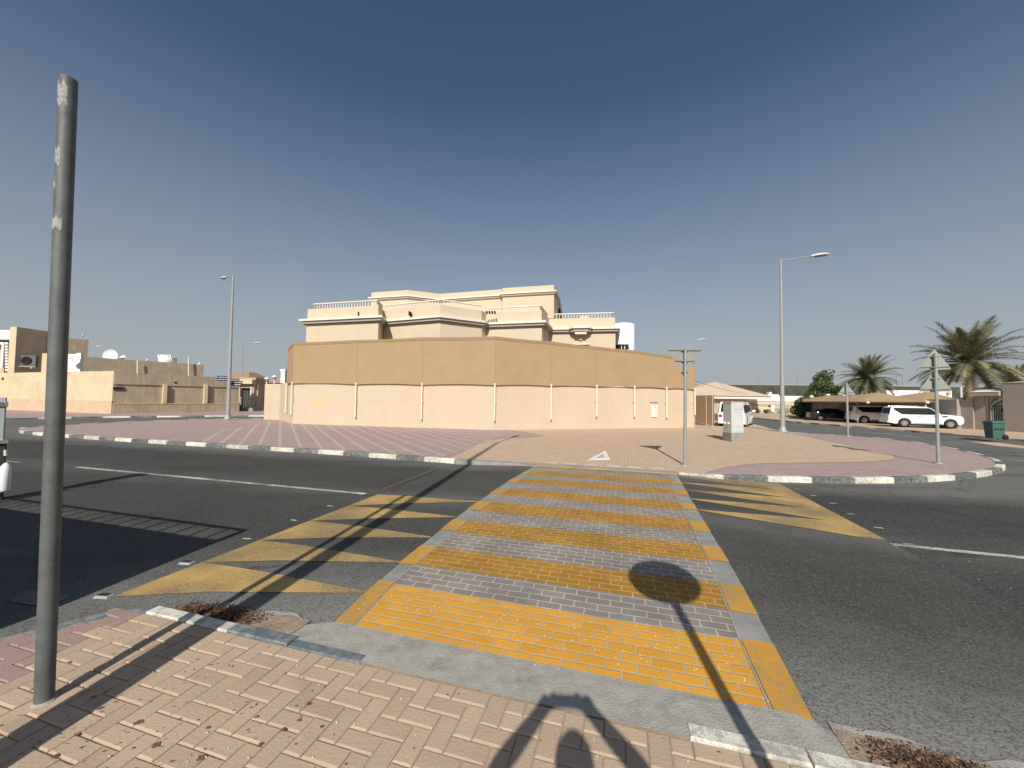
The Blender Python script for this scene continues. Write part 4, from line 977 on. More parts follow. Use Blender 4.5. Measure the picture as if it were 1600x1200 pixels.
# middle sign: inverted triangle seen from behind
b = at(1070, 727); z = lambda py: hz(b.x, b.y, py)
wpx = 57; wd = wpx*b.y/600
hh = wd*.866; ztop = z(542); czz = ztop-hh/3
r, b = sign_back((1070, 727), (1071, 545), [(czz, wd, False, [(z(547), wd*.46), (z(564), wd*.27), (z(581), wd*.09)])], .041, 0)
tag(r, 'inverted triangle sign seen from behind, on a grey post beside the crossing', 'road sign')
# right sign: two triangles, point up
b = at(1466, 724); z = lambda py: hz(b.x, b.y, py); wd = 47*b.y/600*.87; 
def zc(topy, boty): return z(boty)+(z(topy)-z(boty))/3
w1 = (z(544.5)-z(577.5))/.866; w2 = (z(577.5)-z(611.5))/.866
r, b = sign_back((1466, 724), (1461.5, 553), [(zc(544.5, 577.5), w1, True, [(z(556.5), w1*.12), (z(573.5), w1*.42)]), (zc(578.5, 611.5), w2, True, [(z(591.5), w2*.14), (z(608.5), w2*.42)])], .043, -.5, 'warning_sign')
tag(r, 'two stacked triangular signs seen from behind, at the right tip of the paving', 'road sign')
b = at(1325, 682); z = lambda py: hz(b.x, b.y, py); w1 = (z(598)-z(618))/.866*1.0
r, b = sign_back((1325, 682), (1323, 599), [(zc(597, 617.5), w1, True, [(z(603), w1*.15), (z(613.5), w1*.4)])], .05, -.45, 'warning_sign')
tag(r, 'single triangular sign seen from behind, farther off before the white cars', 'road sign')
# round sign beside the photographer, outside the frame; it casts the disc shadow on the crossing
r = empty('round_sign', (1.01, .29, 0)); a = MB(); a.tube([(0, 0, 0), (0, 0, 2.95)], .038, 18); a.build('post', 'galv', r)
a = MB(); a.lathe([(.1, 0), (.1, .012), (.045, .03)], 0, 0, 0, 12); a.build('base_plate', 'galv', r)
a = MB(); a.lathe([(.001, .0), (.34, .0), (.34, .004), (.001, .004)], 0, 0, 0, 44, smooth=False, mx=Matrix.Translation((0, -.05, 2.67)) @ Matrix.Rotation(PI/2, 4, 'X')); pl = a.build('disc', 'signback', r)
tag(r, 'round sign outside the frame, casting the disc shadow on the crossing', 'road sign')

# ================================================================== CABINET
b0 = at(1129, 688.5); b1 = at(1143, 690.8); b2 = at(1163.5, 690)
B = b1.copy(); r = empty('utility_cabinet', B)
# footprint from three ground corners: left back, front corner, right
d1 = (b0-b1); d2 = (b2-b1); d1.z = d2.z = 0
d1 = Vector((-.42, .42, 0)); d2 = (b2-b1)
def quad(d1, d2, s, e=0):
    c = (d1+d2)/2; pts = [Vector((0, 0, 0)), d2, d1+d2, d1]; return [tuple((c+(p-c)*s).xy) for p in pts]
L1 = at(1129, 688).xy-b1.xy; d1 = Vector((L1.x, L1.y, 0))
hp = hz(B.x, B.y, 677); ht = hz(B.x, B.y, 627.5)
a = MB(); a.prism(quad(d1, d2, 1), 0, hp); a.build('plinth', 'kerb_grey', r, bevel=.012)
a = MB(); a.prism(quad(d1, d2, .93), hp, ht-.04); a.build('body', 'cab', r, bevel=.012)
a = MB(); a.prism(quad(d1, d2, .985), ht-.04, ht); a.build('cap', 'cab', r, bevel=.008)
e2 = d2.normalized(); n2 = Vector((e2.y, -e2.x, 0)); w2_ = d2.length; o0 = Vector((0, 0, 0))+e2*(w2_*.035)+((d1+d2)/2)*.035*0
def face2(mb, u0, u1, z0, z1, off):
    c = (d1+d2)/2; p0 = c+(Vector((0, 0, 0))-c)*.93; p1 = c+(d2-c)*.93; L_ = (p1-p0)
    A_ = p0+L_*u0+n2*off; B_ = p0+L_*u1+n2*off; bk = n2*(-.01)
    mb.add([A_+Vector((0, 0, z0)), B_+Vector((0, 0, z0)), B_+Vector((0, 0, z1)), A_+Vector((0, 0, z1)), A_-n2*(off+.004)+Vector((0, 0, z0)), B_-n2*(off+.004)+Vector((0, 0, z0)), B_-n2*(off+.004)+Vector((0, 0, z1)), A_-n2*(off+.004)+Vector((0, 0, z1))], [(0, 1, 2, 3), (0, 3, 7, 4), (1, 5, 6, 2), (3, 2, 6, 7), (0, 4, 5, 1)])
a = MB(); face2(a, .03, .97, hp+.05, hp+.24, .012); a.build('lower_panel', 'cab', r)
a = MB(); face2(a, .03, .97, hp+.27, ht-.08, .014); dr = a.build('door', 'cab', r)
a = MB(); face2(a, .93, .965, hp+.3, hp+.36, .03); a.build('handle', 'cabdark', dr)
a = MB(); zt_ = hz(B.x, B.y, 639.5); random.seed(5); x = .18
while x < .8:
    wd_ = random.uniform(.03, .07); face2(a, x, x+wd_, zt_-.03, zt_+random.uniform(.0, .02), .0165); x += wd_+.03
x = .3
while x < .65: face2(a, x, x+.03, zt_-.12, zt_-.1, .0165); x += .06
a.build('lettering', 'cabdark', dr)
e1 = d1.normalized(); n1 = Vector((-e1.y, e1.x, 0)); n1 = n1 if n1.y < 0 or n1.x < 0 else -n1
c = (d1+d2)/2; pA = c+(Vector((0, 0, 0))-c)*.93; pB = c+(d1-c)*.93
for i, t in enumerate((.3, .75)):
    p = pA.lerp(pB, t)+n1*.02; a = MB(); a.lathe([(.001, -.06), (.05, -.04), (.055, .03), (.001, .06)], p.x, p.y, hp+.42, 8); a.build('vent_cap', 'white', r)
tag(r, 'pale grey utility cabinet on a concrete plinth on the beige paving', 'cabinet')

# brown cloth panel (end of a parking shade) beside the wall
A = at(1086, 663); Bq = at(1115.5, 666); r = empty('cloth_screen', A); d = Bq-A
zt_ = hz(Bq.x, Bq.y, 617.5); zb_ = hz(Bq.x, Bq.y, 663.5); e = d.normalized(); nn = Vector((e.y, -e.x, 0))
a = MB(); a.prism([(0, 0), (d.x, d.y), (d.x-nn.x*.04, d.y-nn.y*.04), (-nn.x*.04, -nn.y*.04)], hz(A.x, A.y, 660), zt_); a.build('cloth', 'fabric', r)
for t in (.05, .68, .99):
    a = MB(); p = d*t; a.tube([(p.x, p.y+.13, 0), (p.x, p.y+.13, zt_+.02)], .04, 8); a.build('post', 'creampipe', r)
a = MB(); p0, p1 = Vector((0, 0, zb_+.02)), Vector((d.x, d.y, zb_+.02)); a.tube([p0, p1], .03, 6); a.build('rail', 'galv', r)
tag(r, 'brown cloth panel on short posts just right of the cream wall, left of the cabinet', 'screen')

# ================================================================== VEHICLES
def vehicle(name, loc, rz, sc, paint, kind='suv'):
    r = empty(name, loc, rz); r.scale = (sc, sc, sc)
    if kind == 'suv':
        L, Wd = 5.15, .99; xr, xf = 1.12, 4.20; wr = .40; belt = 1.18; zb = .34
        lower = [(0.0, .55), (.06, .42), (.45, zb), ('w', xr), ('w', xf), (4.75, zb), (5.05, .42), (5.15, .62), (5.12, .95), (4.98, 1.10), (4.3, 1.20), (3.72, 1.24), (3.6, belt), (.12, belt+.02), (.02, 1.0)]
        upper = [(.12, belt), (3.66, belt), (3.02, 1.80), (2.75, 1.88), (1.5, 1.92), (.5, 1.90), (.28, 1.84)]
        wins = [[(.50, 1.60), (1.0, 1.22), (1.67, 1.20), (1.67, 1.80), (.42, 1.80)], [(1.67, 1.20), (2.55, 1.20), (2.55, 1.80), (1.67, 1.80)], [(2.55, 1.20), (3.56, 1.20), (3.04, 1.70), (2.88, 1.80), (2.55, 1.80)]]
        tum = .17/.74; rw = (.15, 1.24, 1.76)
    elif kind == 'sedan':
        L, Wd = 4.8, .91; xr, xf = 1.0, 3.85; wr = .33; belt = .95; zb = .24
        lower = [(0, .5), (.05, .32), (.4, zb), ('w', xr), ('w', xf), (4.45, zb), (4.75, .3), (4.8, .55), (4.7, .74), (4.2, .86), (3.5, .95), (3.3, belt), (.25, 1.0), (.05, .95)]
        upper = [(.55, belt), (3.45, belt), (2.7, 1.38), (2.2, 1.45), (1.7, 1.44), (1.2, 1.33)]
        wins = [[(1.0, 1.0), (1.95, 1.0), (1.95, 1.37), (1.35, 1.32)], [(2.0, 1.0), (3.1, 1.0), (2.6, 1.33), (2.0, 1.37)]]
        tum = .18/.5; rw = (.9, 1.0, 1.25)
    else:  # van
        L, Wd = 4.9, .93; xr, xf = .95, 3.95; wr = .34; belt = 1.12; zb = .28
        lower = [(0.0, .5), (.04, .34), (.4, zb), ('w', xr), ('w', xf), (4.6, zb), (4.86, .4), (4.9, .7), (4.8, .98), (4.35, 1.12), (4.1, belt), (.05, belt), (.0, 1.0)]
        upper = [(.05, belt), (4.15, belt), (3.3, 1.85), (2.9, 1.93), (.4, 1.95), (.18, 1.9)]
        wins = [[(.35, 1.18), (1.5, 1.18), (1.5, 1.72), (.4, 1.72)], [(1.55, 1.18), (2.7, 1.18), (2.7, 1.72), (1.55, 1.72)], [(2.76, 1.18), (3.85, 1.18), (3.25, 1.70), (2.76, 1.72)]]
        tum = .14/.8; rw = (.05, 1.2, 1.78)
    pts = []
    for q in lower:
        if q[0] == 'w':
            ra = wr*1.17
            a0 = math.acos(min(1, max(-1, 0)))
            base_a = math.asin(max(-1, min(1, (zb-wr)/ra)))
            for k in range(9):
                an_ = PI-base_a+( -PI+2*base_a)*k/8
                pts.append((q[1]+math.cos(an_)*ra, wr+math.sin(an_)*ra))
        else: pts.append(q)
    n = len(pts)
    def yy(x, w=Wd):   # rounded plan shape
        e = .55; f = 1.0
        if x < e: f = 1-.09*((e-x)/e)**2
        if x > L-e*1.5: f = 1-.17*((x-(L-e*1.5))/(e*1.5))**2
        return w*f
    a = MB(); vs = [(x, -yy(x), z_) for x, z_ in pts]+[(x, yy(x), z_) for x, z_ in pts]
    a.add(vs, [tuple(range(n)), tuple(range(n, 2*n))[::-1]]+[(i, n+i, n+(i+1) % n, (i+1) % n) for i in range(n)])
    body = a.build('body', paint, r, bevel=.035)
    m = len(upper); vs = []
    for s_ in (-1, 1):
        for x, z_ in upper: vs.append((x, s_*((yy(x)-.04)-(z_-belt)*tum), z_+(.0 if z_ > belt else -.01)))
    a = MB(); a.add(vs, [tuple(range(m)), tuple(range(m, 2*m))[::-1]]+[(i, m+i, m+(i+1) % m, (i+1) % m) for i in range(m)])
    a.build('cabin', paint, r, bevel=.04)
    for wn2 in wins:
        for s_ in (-1, 1):
            a = MB(); vs = []
            for x, z_ in wn2: y_ = (yy(x)-.04)-(z_-belt)*tum; vs.append((x, s_*(y_+.006), z_))
            for x, z_ in wn2: y_ = (yy(x)-.04)-(z_-belt)*tum; vs.append((x, s_*(y_-.03), z_))
            k = len(wn2); f = [tuple(range(k)), tuple(range(k, 2*k))[::-1]]+[(i, k+i, k+(i+1) % k, (i+1) % k) for i in range(k)]
            if s_ > 0: f = [q[::-1] for q in f]
            a.add(vs, f); a.build('side_window', 'glass', r)
    # rear window & windscreen as slabs lying on the cabin ends
    def slab(pA, pB, name, wf=.88):
        (x0, z0), (x1, z1) = pA, pB; d = Vector((x1-x0, z1-z0)).normalized(); nn_ = Vector((-d.y, d.x))
        if (nn_.x > 0) != (x0 > L/2): nn_ = -nn_
        a = MB(); t0_, t1_ = .1, .9; vs = []
        for o_ in (.008, -.03):
            for t in (t0_, t1_):
                x = x0+(x1-x0)*t; z_ = z0+(z1-z0)*t; w_ = ((yy(x)-.04)-(z_-belt)*tum)*wf
                vs += [(x+nn_.x*o_, -w_, z_+nn_.y*o_), (x+nn_.x*o_, w_, z_+nn_.y*o_)]
        a.add(vs, [(0, 1, 3, 2), (4, 6, 7, 5), (0, 4, 5, 1), (2, 3, 7, 6), (0, 2, 6, 4), (1, 5, 7, 3)]); a.build(name, 'glass', r)
    slab(upper[1], upper[2], 'windscreen'); slab(upper[0], upper[-1], 'rear_window', .84)
    for x in (xr, xf):
        for s_ in (-1, 1):
            t = MB(); mx = Matrix.Translation((x, s_*(Wd-.13), wr)) @ Matrix.Rotation(PI/2, 4, 'X')
            t.lathe([(wr*.62, -.11), (wr*.96, -.11), (wr, -.08), (wr, .08), (wr*.96, .11), (wr*.62, .11)], 0, 0, 0, 28, mx=mx); wh = t.build('wheel', 'rubber', r)
            t = MB(); yo = .1*-s_
            for k in range(6):
                a_ = k*PI/3; ca, sa = math.cos(a_), math.sin(a_)
                pts2 = [(.08*wr/.4, -.05), (wr*.62, -.035), (wr*.62, .035), (.08*wr/.4, .05)]
                vs = [mx @ Vector((ca*px_-sa*py_, sa*px_+ca*py_, zz)) for zz in (yo, yo*.7) for px_, py_ in pts2]
                t.add(vs, [(0, 1, 2, 3), (7, 6, 5, 4), (0, 4, 5, 1), (2, 6, 7, 3)])
            t.lathe([(wr*.2, yo*1.05), (.001, yo*1.1)], 0, 0, 0, 12, mx=mx); t.lathe([(wr*.68, yo*1.05), (wr*.6, yo), (wr*.58, yo*.3)], 0, 0, 0, 24, mx=mx)
            t.lathe([(wr*.6, yo*.25), (.001, yo*.25)], 0, 0, 0, 16, mx=mx)
            t.build('rim', 'chrome', wh)
            ar = MB(); pr = []
            for k in range(11):
                an_ = PI*(k/10)*1.16-.25; pr.append((x+math.cos(an_)*wr*1.2, wr+math.sin(an_)*wr*1.2))
            for k in range(10):
                (xa, za), (xb, zb2) = pr[k], pr[k+1]; ia = (x+(xa-x)*.82, wr+(za-wr)*.82); ib = (x+(xb-x)*.82, wr+(zb2-wr)*.82); y_ = s_*(Wd-.03); y2 = s_*(Wd-.25)
                ar.add([(xa, y2, za), (xb, y2, zb2), (ib[0], y2, ib[1]), (ia[0], y2, ia[1])], [(0, 1, 2, 3)])
            ar.build('wheel_arch', 'rubber', r)
    for s_ in (-1, 1):
        zl = belt-.16
        a = MB(); a.box(-.015, s_*Wd*.62, zl-.16, .09, s_*Wd*.86, zl+.04) if s_ > 0 else a.box(-.015, s_*Wd*.86, zl-.16, .09, s_*Wd*.62, zl+.04)
        a.build('taillight', 'clearlens' if kind == 'suv' else 'redlens', r, bevel=.02)
        a = MB(); y0_, y1_ = sorted((s_*Wd*.55, s_*Wd*.82)); a.box(L-.22, y0_, belt-.36, L-.02, y1_, belt-.2); a.build('headlight', 'clearlens', r, bevel=.03)
        a = MB(); y0_, y1_ = sorted((s_*(Wd-.02), s_*(Wd+.2))); xm = upper[1][0]-.35; a.box(xm, y0_, belt+.02, xm+.14, y1_, belt+.2); a.build('mirror', paint, r, bevel=.03)
        a = MB(); y0_, y1_ = sorted((s_*(Wd-.02), s_*(Wd+.012)))
        a.box(xr+wr*1.35, y0_, zb+.0, xf-wr*1.35, y1_, zb+.11); a.build('sill', 'cabdark', r)
        for xd in (xr+.95, xr+1.95):
            a = MB(); a.box(xd, y0_, belt-.14, xd+.2, y1_+.015*(s_ > 0), belt-.1); a.build('door_handle', 'chrome', r)
            a = MB(); a.box(xd+.28, y0_, zb+.15, xd+.292, sorted((s_*(Wd-.02), s_*(Wd+.003)))[1], belt-.02); a.build('door_gap', 'cabdark', r) if kind != 'sedan' else None
        if kind == 'suv':
            yr_ = s_*(Wd-.24); a = MB(); a.tube([(.6, yr_, 1.93), (.75, yr_, 1.97), (2.5, yr_, 1.95), (2.7, yr_, 1.90)], .02, 6); a.build('roof_rail', 'chrome', r)
            a = MB(); y0_, y1_ = sorted((s_*(Wd-.02), s_*(Wd+.008))); a.box(xf-.52, y0_, 1.04, xf-.18, y1_, 1.10); a.build('fender_vent', 'dark', r)
    a = MB(); a.box(-.03, -.3, belt-.42, .02, .3, belt-.28); a.build('number_plate', 'white', r)
    a = MB(); a.box(-.05, -Wd*.9, zb+.08, .2, Wd*.9, zb+.22); a.build('bumper', paint if kind != 'suv' else 'carwhite', r, bevel=.03)
    a = MB(); a.box(.35, -Wd+.12, .22, L-.35, Wd-.12, zb+.12); a.build('underbody', 'rubber', r)
    a = MB(); a.box(L-.06, -.55, belt-.5, L+.015, .55, belt-.24); a.build('grille', 'chrome', r, bevel=.02)
    return r
def place_wheel(kind, px, py, rz, sc, xr):
    q = at(px, py); off = Vector((xr, -.95, 0))*sc; off.rotate(Matrix.Rotation(rz, 3, 'Z')); return (q.x-off.x, q.y-off.y, 0)
az = math.radians(-24)
r = vehicle('parked_car', place_wheel('suv', 1413.5, 667.8, az, .82, 1.12), az, .82, 'carwhite', 'suv'); tag(r, 'large white off-road car in full view, nearest the gate', 'car', 'cars under the parking shade')
r = vehicle('parked_car', place_wheel('suv', 1351, 661.5, az, .82, 1.12), az, .82, 'carwhite', 'suv'); tag(r, 'white off-road car half hidden behind the other white one, in deep shade', 'car', 'cars under the parking shade')
r = vehicle('parked_car', place_wheel('sedan', 1283, 657.5, az, .86, 1.0), az, .86, 'carblack', 'sedan'); tag(r, 'black car in the shade at the left end of the parking canopy', 'car', 'cars under the parking shade')
q = at(1141, 665); r = vehicle('parked_van', (q.x-.15, q.y+.9, 0), math.radians(2), .97, 'carwhite', 'van'); 
r.scale = (1.0, .97, .97); tag(r, 'white van parked behind the grey cabinet, only its ends showing', 'van')
# rotate so the rear faces the camera left of the cabinet
r.rotation_euler = (0, 0, math.radians(52)); r.location = (15.5, 27.2, ROAD)

# flatbed truck outside the frame on the left, its railed shadow falls on the road
tr = empty('flatbed_truck', (-4.05, 2.75, ROAD), YAW)   # local -x along the street, -y away from the road
a = MB(); a.box(-6.4, -2.1, .45, 0, 0, 1.70); body = a.build('bed_box', 'galv', tr, bevel=.01)
a = MB(); a.box(-6.3, -2.0, .25, -.1, -.1, .45); a.build('chassis', 'iron', tr)
rl = MB(); zr0, zr1 = 1.70, 2.0
for (x0, y0, x1, y1) in ((-6.4, -.03, 0, -.03), (-.03, -2.1, -.03, 0), (-6.4, -2.07, 0, -2.07)):
    rl.tube([(x0, y0, zr1), (x1, y1, zr1)], .025, 6); Ld = math.hypot(x1-x0, y1-y0); n = int(Ld/.29)
    for k in range(n+1): t = k/n; rl.tube([(x0+(x1-x0)*t, y0+(y1-y0)*t, zr0), (x0+(x1-x0)*t, y0+(y1-y0)*t, zr1)], .02, 5)
rl.build('railing', 'galv', tr)
a = MB(); a.box(-8.2, -2.1, .5, -6.45, 0, 1.5); a.prism([(-8.2, -2.05), (-6.5, -2.05), (-6.5, -.05), (-8.2, -.05)], 1.5, 2.15, 0, [(-7.8, -1.9), (-6.6, -1.9), (-6.6, -.2), (-7.8, -.2)]); a.build('cab', 'carwhite', tr, bevel=.05)
a = MB(); a.box(-8.0, -.12, 1.55, -6.8, -.045, 1.98); a.build('cab_window', 'glass', tr)
for x in (-7.3, -4.6, -1.3):
    for y in (-.16, -1.94):
        t = MB(); mx = Matrix.Translation((x, y, .38)) @ Matrix.Rotation(PI/2, 4, 'X'); t.lathe([(.05, -.12), (.36, -.12), (.38, -.08), (.38, .08), (.36, .12), (.05, .12)], 0, 0, 0, 20, mx=mx); t.build('wheel', 'rubber', tr)
a = MB(); a.box(-6.2, -.06, .02, -.05, -.03, .46); a.build('side_skirt', 'rubber', tr)
tag(tr, 'flatbed truck with low railing outside the frame, its big shadow at left', 'truck')

# grey frame corner with clamp and white canister at the left edge
Y_ = 6.75; c = lambda px, py: pt(px, py, Y_)
r = empty('roadside_frame', (c(0, 768).x, Y_, ROAD)); ox = r.location.x
A, B_ = c(-26, 688), c(8.3, 621); a = MB(); a.box(A.x-ox, 0, A.z-ROAD, B_.x-ox, .03, B_.z-ROAD); a.build('panel', 'galv', r, bevel=.01)
A, B_ = c(-4, 635.5), c(13, 627.5); a = MB(); a.box(A.x-ox, -.04, A.z-ROAD, B_.x-ox, .01, B_.z-ROAD); a.build('clamp', 'chrome', r, bevel=.01)
A, B_ = c(-26, 693), c(7.6, 687.5); a = MB(); a.box(A.x-ox, -.04, A.z-ROAD, B_.x-ox, .05, B_.z-ROAD); a.build('ledge', 'chrome', r, bevel=.006)
A, B_ = c(-24, 768), c(4.5, 690); a = MB(); a.box(A.x-ox, .03, .0, B_.x-ox, .06, B_.z-ROAD-.02); a.build('lower_frame', 'iron', r, bevel=.01)
A = c(8.8, 712); B_ = c(8.5, 703); a = MB(); a.tube([(A.x-ox, 0, A.z-ROAD), (B_.x-ox, 0, B_.z-ROAD)], .02, 8); a.build('valve', 'white', r)
A, B_ = c(6.6, 770), c(6.9, 725); a = MB(); hh = B_.z-A.z
a.lathe([(.001, 0), (.055, .0), (.066, .03), (.068, hh*.5), (.062, hh*.88), (.03, hh*.97), (.018, hh), (.001, hh)], A.x-ox, 0, A.z-ROAD+.02, 20); a.build('canister', 'whiteb', r)
tag(r, 'grey metal frame corner with clamp and white canister, cut by the left edge', 'frame')
bx = MB(); bx.tube([(0.0, .0, .02), (.0, .05, .9)], .012, 6)

# wheelie bin
A = at(1541.5, 684.5); Bq = at(1552, 687); Cq = at(1571, 687.5)
r = empty('wheelie_bin', Bq); f2 = Vector((1.0, .12, 0)).normalized(); d1 = Vector((-.12, 1.0, 0)).normalized()
wf, dp = .74, .72
# footprint: front edge along f2, side edge along d1
e1 = (A-Bq); e1 = Vector((.30, .62, 0)); hb = hz(Bq.x, Bq.y, 661.5)
def qd(s, o=0):
    c = (f2*wf+e1)/2; return [tuple((c+(p-c)*s).xy) for p in (Vector((0, 0, 0)), f2*wf, f2*wf+e1, e1)]
a = MB(); a.prism(qd(.92), .05, hb, 0, qd(1.08)); body = a.build('bin_body', 'bin', r, bevel=.02)
a = MB(); a.prism(qd(1.17), hb, hb+.05); a.prism(qd(1.14), hb+.05, hb+.11, 0, qd(1.0)); a.build('lid', 'bin', r, bevel=.015)
p = f2*(wf*.93)+Vector((0, -.03, 0)); a = MB(); a.lathe([(.001, -.05), (.12, -.05), (.13, -.03), (.13, .03), (.12, .05), (.001, .05)], 0, 0, 0, 16, mx=Matrix.Translation((p.x, p.y, .13)) @ Matrix.Rotation(PI/2, 4, 'X')); a.build('wheel', 'rubber', r)
a = MB(); random.seed(9); x = .08; nn = Vector((f2.y, -f2.x, 0))
zt_ = hb*.60
strokes = [(.10, .0, .10, .10), (.15, .0, .15, .10), (.10, 0, .20, 0), (.20, 0, .20, .07), (.24, 0, .36, 0), (.30, 0, .30, .12), (.36, 0, .36, .08), (.40, 0, .52, .02), (.46, .08, .52, .02), (.56, 0, .72, 0), (.60, 0, .60, .11), (.64, 0, .64, .08), (.70, 0, .72, .10), (.76, -.02, .88, 0), (.82, 0, .82, .09), (.88, 0, .88, .1), (.55, .16, .57, .18), (.66, .17, .68, .15)]
for x0, y0, x1, y1 in strokes:
    lean_ = lambda z_: nn*(.02+.0)
    P0 = f2*(wf*x0)+Vector((0, 0, zt_+y0*.9)); P1 = f2*(wf*x1)+Vector((0, 0, zt_+y1*.9))
    k = .08*(1-(zt_/hb))*0
    a.tube([P0+nn*.012, P1+nn*.012], .011, 4)
a.build('lettering', 'blackink', r)
tag(r, 'green wheelie bin with black lettering by the kerb before the arched gate', 'bin')

# ================================================================== LEFT COMPOUND
LA, LB = at(0, 640), at(174, 646.5)
LB = Vector((LB.x, LB.y, 0)); LA2 = LA+(LA-LB)*.6
HW = hz(LB.x, LB.y, 579.5)
LC = LB+Vector((.52, .854, 0))*10.2
cr_ = empty('compound_wall', LB)
a = MB(); wallrun(a, [LA2, LB], .3, -.05, HW); rel(a, LB).build('lit_wall', 'oldlit', cr_)
t = (LB-LA).normalized(); n_ = Vector((t.y, -t.x, 0))
a = MB(); wallrun(a, [LA2+n_*.06, LB+n_*.06+t*.05], .058, -.05, hz(LB.x, LB.y, 626.5)); rel(a, LB).build('plinth', 'oldplinth', cr_)
t2 = (LC-LB).normalized(); n2_ = Vector((t2.y, -t2.x, 0))
a = MB(); wallrun(a, [LB+t2*.31, LC], .3, -.05, HW-.12); a.prism([tuple(p.xy) for p in (LB+n2_*.002, LB+t2*.309+n2_*.002, LB+t2*.309-n2_*.28, LB-n2_*.28)], -.05, HW-.13); rel(a, LB).build('stained_shaded_wall', 'oldwall', cr_)
zs = hz(LB.x, LB.y, 630.5)
a = MB(); wallrun(a, [LB+n2_*.25+t2*.05, LC+n2_*.25], .248, -.05, zs-.06); rel(a, LB).build('stained_shaded_plinth', 'oldwall', cr_)
a = MB(); wallrun(a, [LB+n2_*.28+t2*.05, LC+n2_*.28], .27, zs-.055, zs); rel(a, LB).build('ledge', 'oldlit', cr_)
a = MB(); wallrun(a, [LB+n2_*.10+t2*.05, LC+n2_*.10], .098, hz(LB.x, LB.y, 600), HW-.13); rel(a, LB).build('upper_band', 'oldwall', cr_)
def onL(px, A=LB, B=LC):
    d = ray(px, 620); den = (B.x-A.x)*d.y-(B.y-A.y)*d.x; return A+(B-A)*((-A.x*d.y+A.y*d.x)/den)
for px in (256, 320):
    p = onL(px); a = MB(); a.prism([tuple(q.xy) for q in (p-t2*.15+n2_*.3, p+t2*.15+n2_*.3, p+t2*.15+n2_*.001, p-t2*.15+n2_*.001)], zs+.001, hz(p.x, p.y, 600.5)); rel(a, LB).build('buttress', 'oldlit', cr_)
p = onL(184.5); a = MB(); z0 = hz(p.x, p.y, 607); a.prism([tuple(q.xy) for q in (onL(176)+n2_*.01, onL(193.5)+n2_*.01, onL(193.5)+n2_*.09, onL(176)+n2_*.09)], z0-.14, z0+.14); rel(a, LB).build('dark_slot', 'iron', cr_)
p = onL(273); z0 = hz(p.x, p.y, 598); a = MB(); a.prism([tuple(q.xy) for q in (p+n2_*.05-t2*.12, p+t2*.12+n2_*.05, p+t2*.12+n2_*.112, p-t2*.12+n2_*.112)], z0-.1, z0+.1); rel(a, LB).build('drain_hole', 'dark', cr_)
p = Vector((0, 0, 0)); q = pt(4.5, 591, 40.5); 
d_ = ray(4.5, 591); den = (LB.x-LA.x)*d_.y-(LB.y-LA.y)*d_.x; pw = LA+(LB-LA)*((-LA.x*d_.y+LA.y*d_.x)/den); z0 = hz(pw.x, pw.y, 591.5)
a = MB(); a.prism([tuple(q.xy) for q in (pw-t*.22+n_*.004, pw+t*.22+n_*.004, pw+t*.22-n_*.05, pw-t*.22-n_*.05)], z0-.16, z0+.12); rel(a, LB).build('wall_opening', 'dark', cr_)
tag(cr_, 'weathered yellow compound wall at left, its right side stained and coloured darker for shade', 'wall')
# building behind
bb = empty('old_house', (LB.x, 46, 0)); BO = Vector((LB.x, 46, 0))
def bbuild(mb, name, m, parent=None): return rel(mb, BO).build(name, m, parent or bb)
def blk(x0, x1, ytop, Y, depth=5, zbase=0, Yr=None):
    A = pt(x0, ytop, Y); B = pt(x1, ytop, Yr or Y); mb = MB(); mb.prism([(A.x, A.y), (B.x, B.y), (B.x, B.y+depth), (A.x, A.y+depth)], zbase, A.z); return mb
def wing(x0, x1, ytop, Y, depth):
    A = pt(x0, ytop, Y); dd_ = ray(x1, 560); k_ = dd_.x/dd_.y; tt = (A.x-k_*A.y)/(k_*t2.y-t2.x)
    B = A+t2*tt; bn = Vector((-t2.y, t2.x, 0))*depth; mb = MB(); mb.prism([tuple(v.xy) for v in (A, B, B+bn, A+bn)], 0, A.z); return mb, A, B
mb, TA, TB = wing(26.5, 137, 520.5, 44.2, 6); bbuild(mb, 'tall_wing', 'oldwall')
mb, QA, QB = wing(128, 319, 557, 48.0, 6); bbuild(mb, 'long_wing', 'oldwall')
bbuild(blk(-60, 8.5, 537, 44.4, 3), 'balcony_block', 'oldplinth')
bbuild(blk(-60, 18, 515, 43.6, 2.5, zbase=pt(0, 530, 43.6).z), 'balcony_roof', 'whiteb')
bbuild(blk(16, 26.5, 510.5, 43.3, 3), 'pilaster', 'oldlit')
bbuild(blk(-60, 12, 534, 43.7, 1, zbase=pt(0, 538, 43.7).z), 'balcony_beam', 'whiteb')
a = MB()
for k in range(9):
    A = pt(9-k*.0, 540+k*4.6, 43.6)
    a.box(A.x-.0, 43.55, A.z-.22, A.x+.28, 43.75, A.z)
A = pt(4, 575, 43.62); B = pt(9, 535, 43.62); a.box(A.x-.25, 43.6, A.z, A.x, 43.8, B.z); bbuild(a, 'pierced_screen', 'whiteb')
bbuild(blk(66, 74, 552, 43.5, .4), 'small_pier', 'oldlit')
bbuild(blk(100, 119, 553, 43.5, .3), 'parapet_pier', 'whiteb'); bbuild(blk(119.5, 126.5, 551.5, 43.4, .3), 'parapet_pier', 'whiteb')
for px, y0, y1 in ((215, 563, 584), (295, 557, 583)):
    dd_ = ray(px, 560); k_ = dd_.x/dd_.y; Yp = QA.y+t2.y*((QA.x-k_*QA.y)/(k_*t2.y-t2.x))-.3; A = pt(px, y1, Yp); B = pt(px, y0, Yp); a = MB(); a.tube([(A.x, Yp, A.z-.5), (B.x, Yp, B.z)], .08, 8); bbuild(a, 'vent_pipe', 'creampipe')
q = pt(291, 584, 50.5)
tag(bb, 'old flat roofed brown and cream house behind the compound wall at left', 'house')
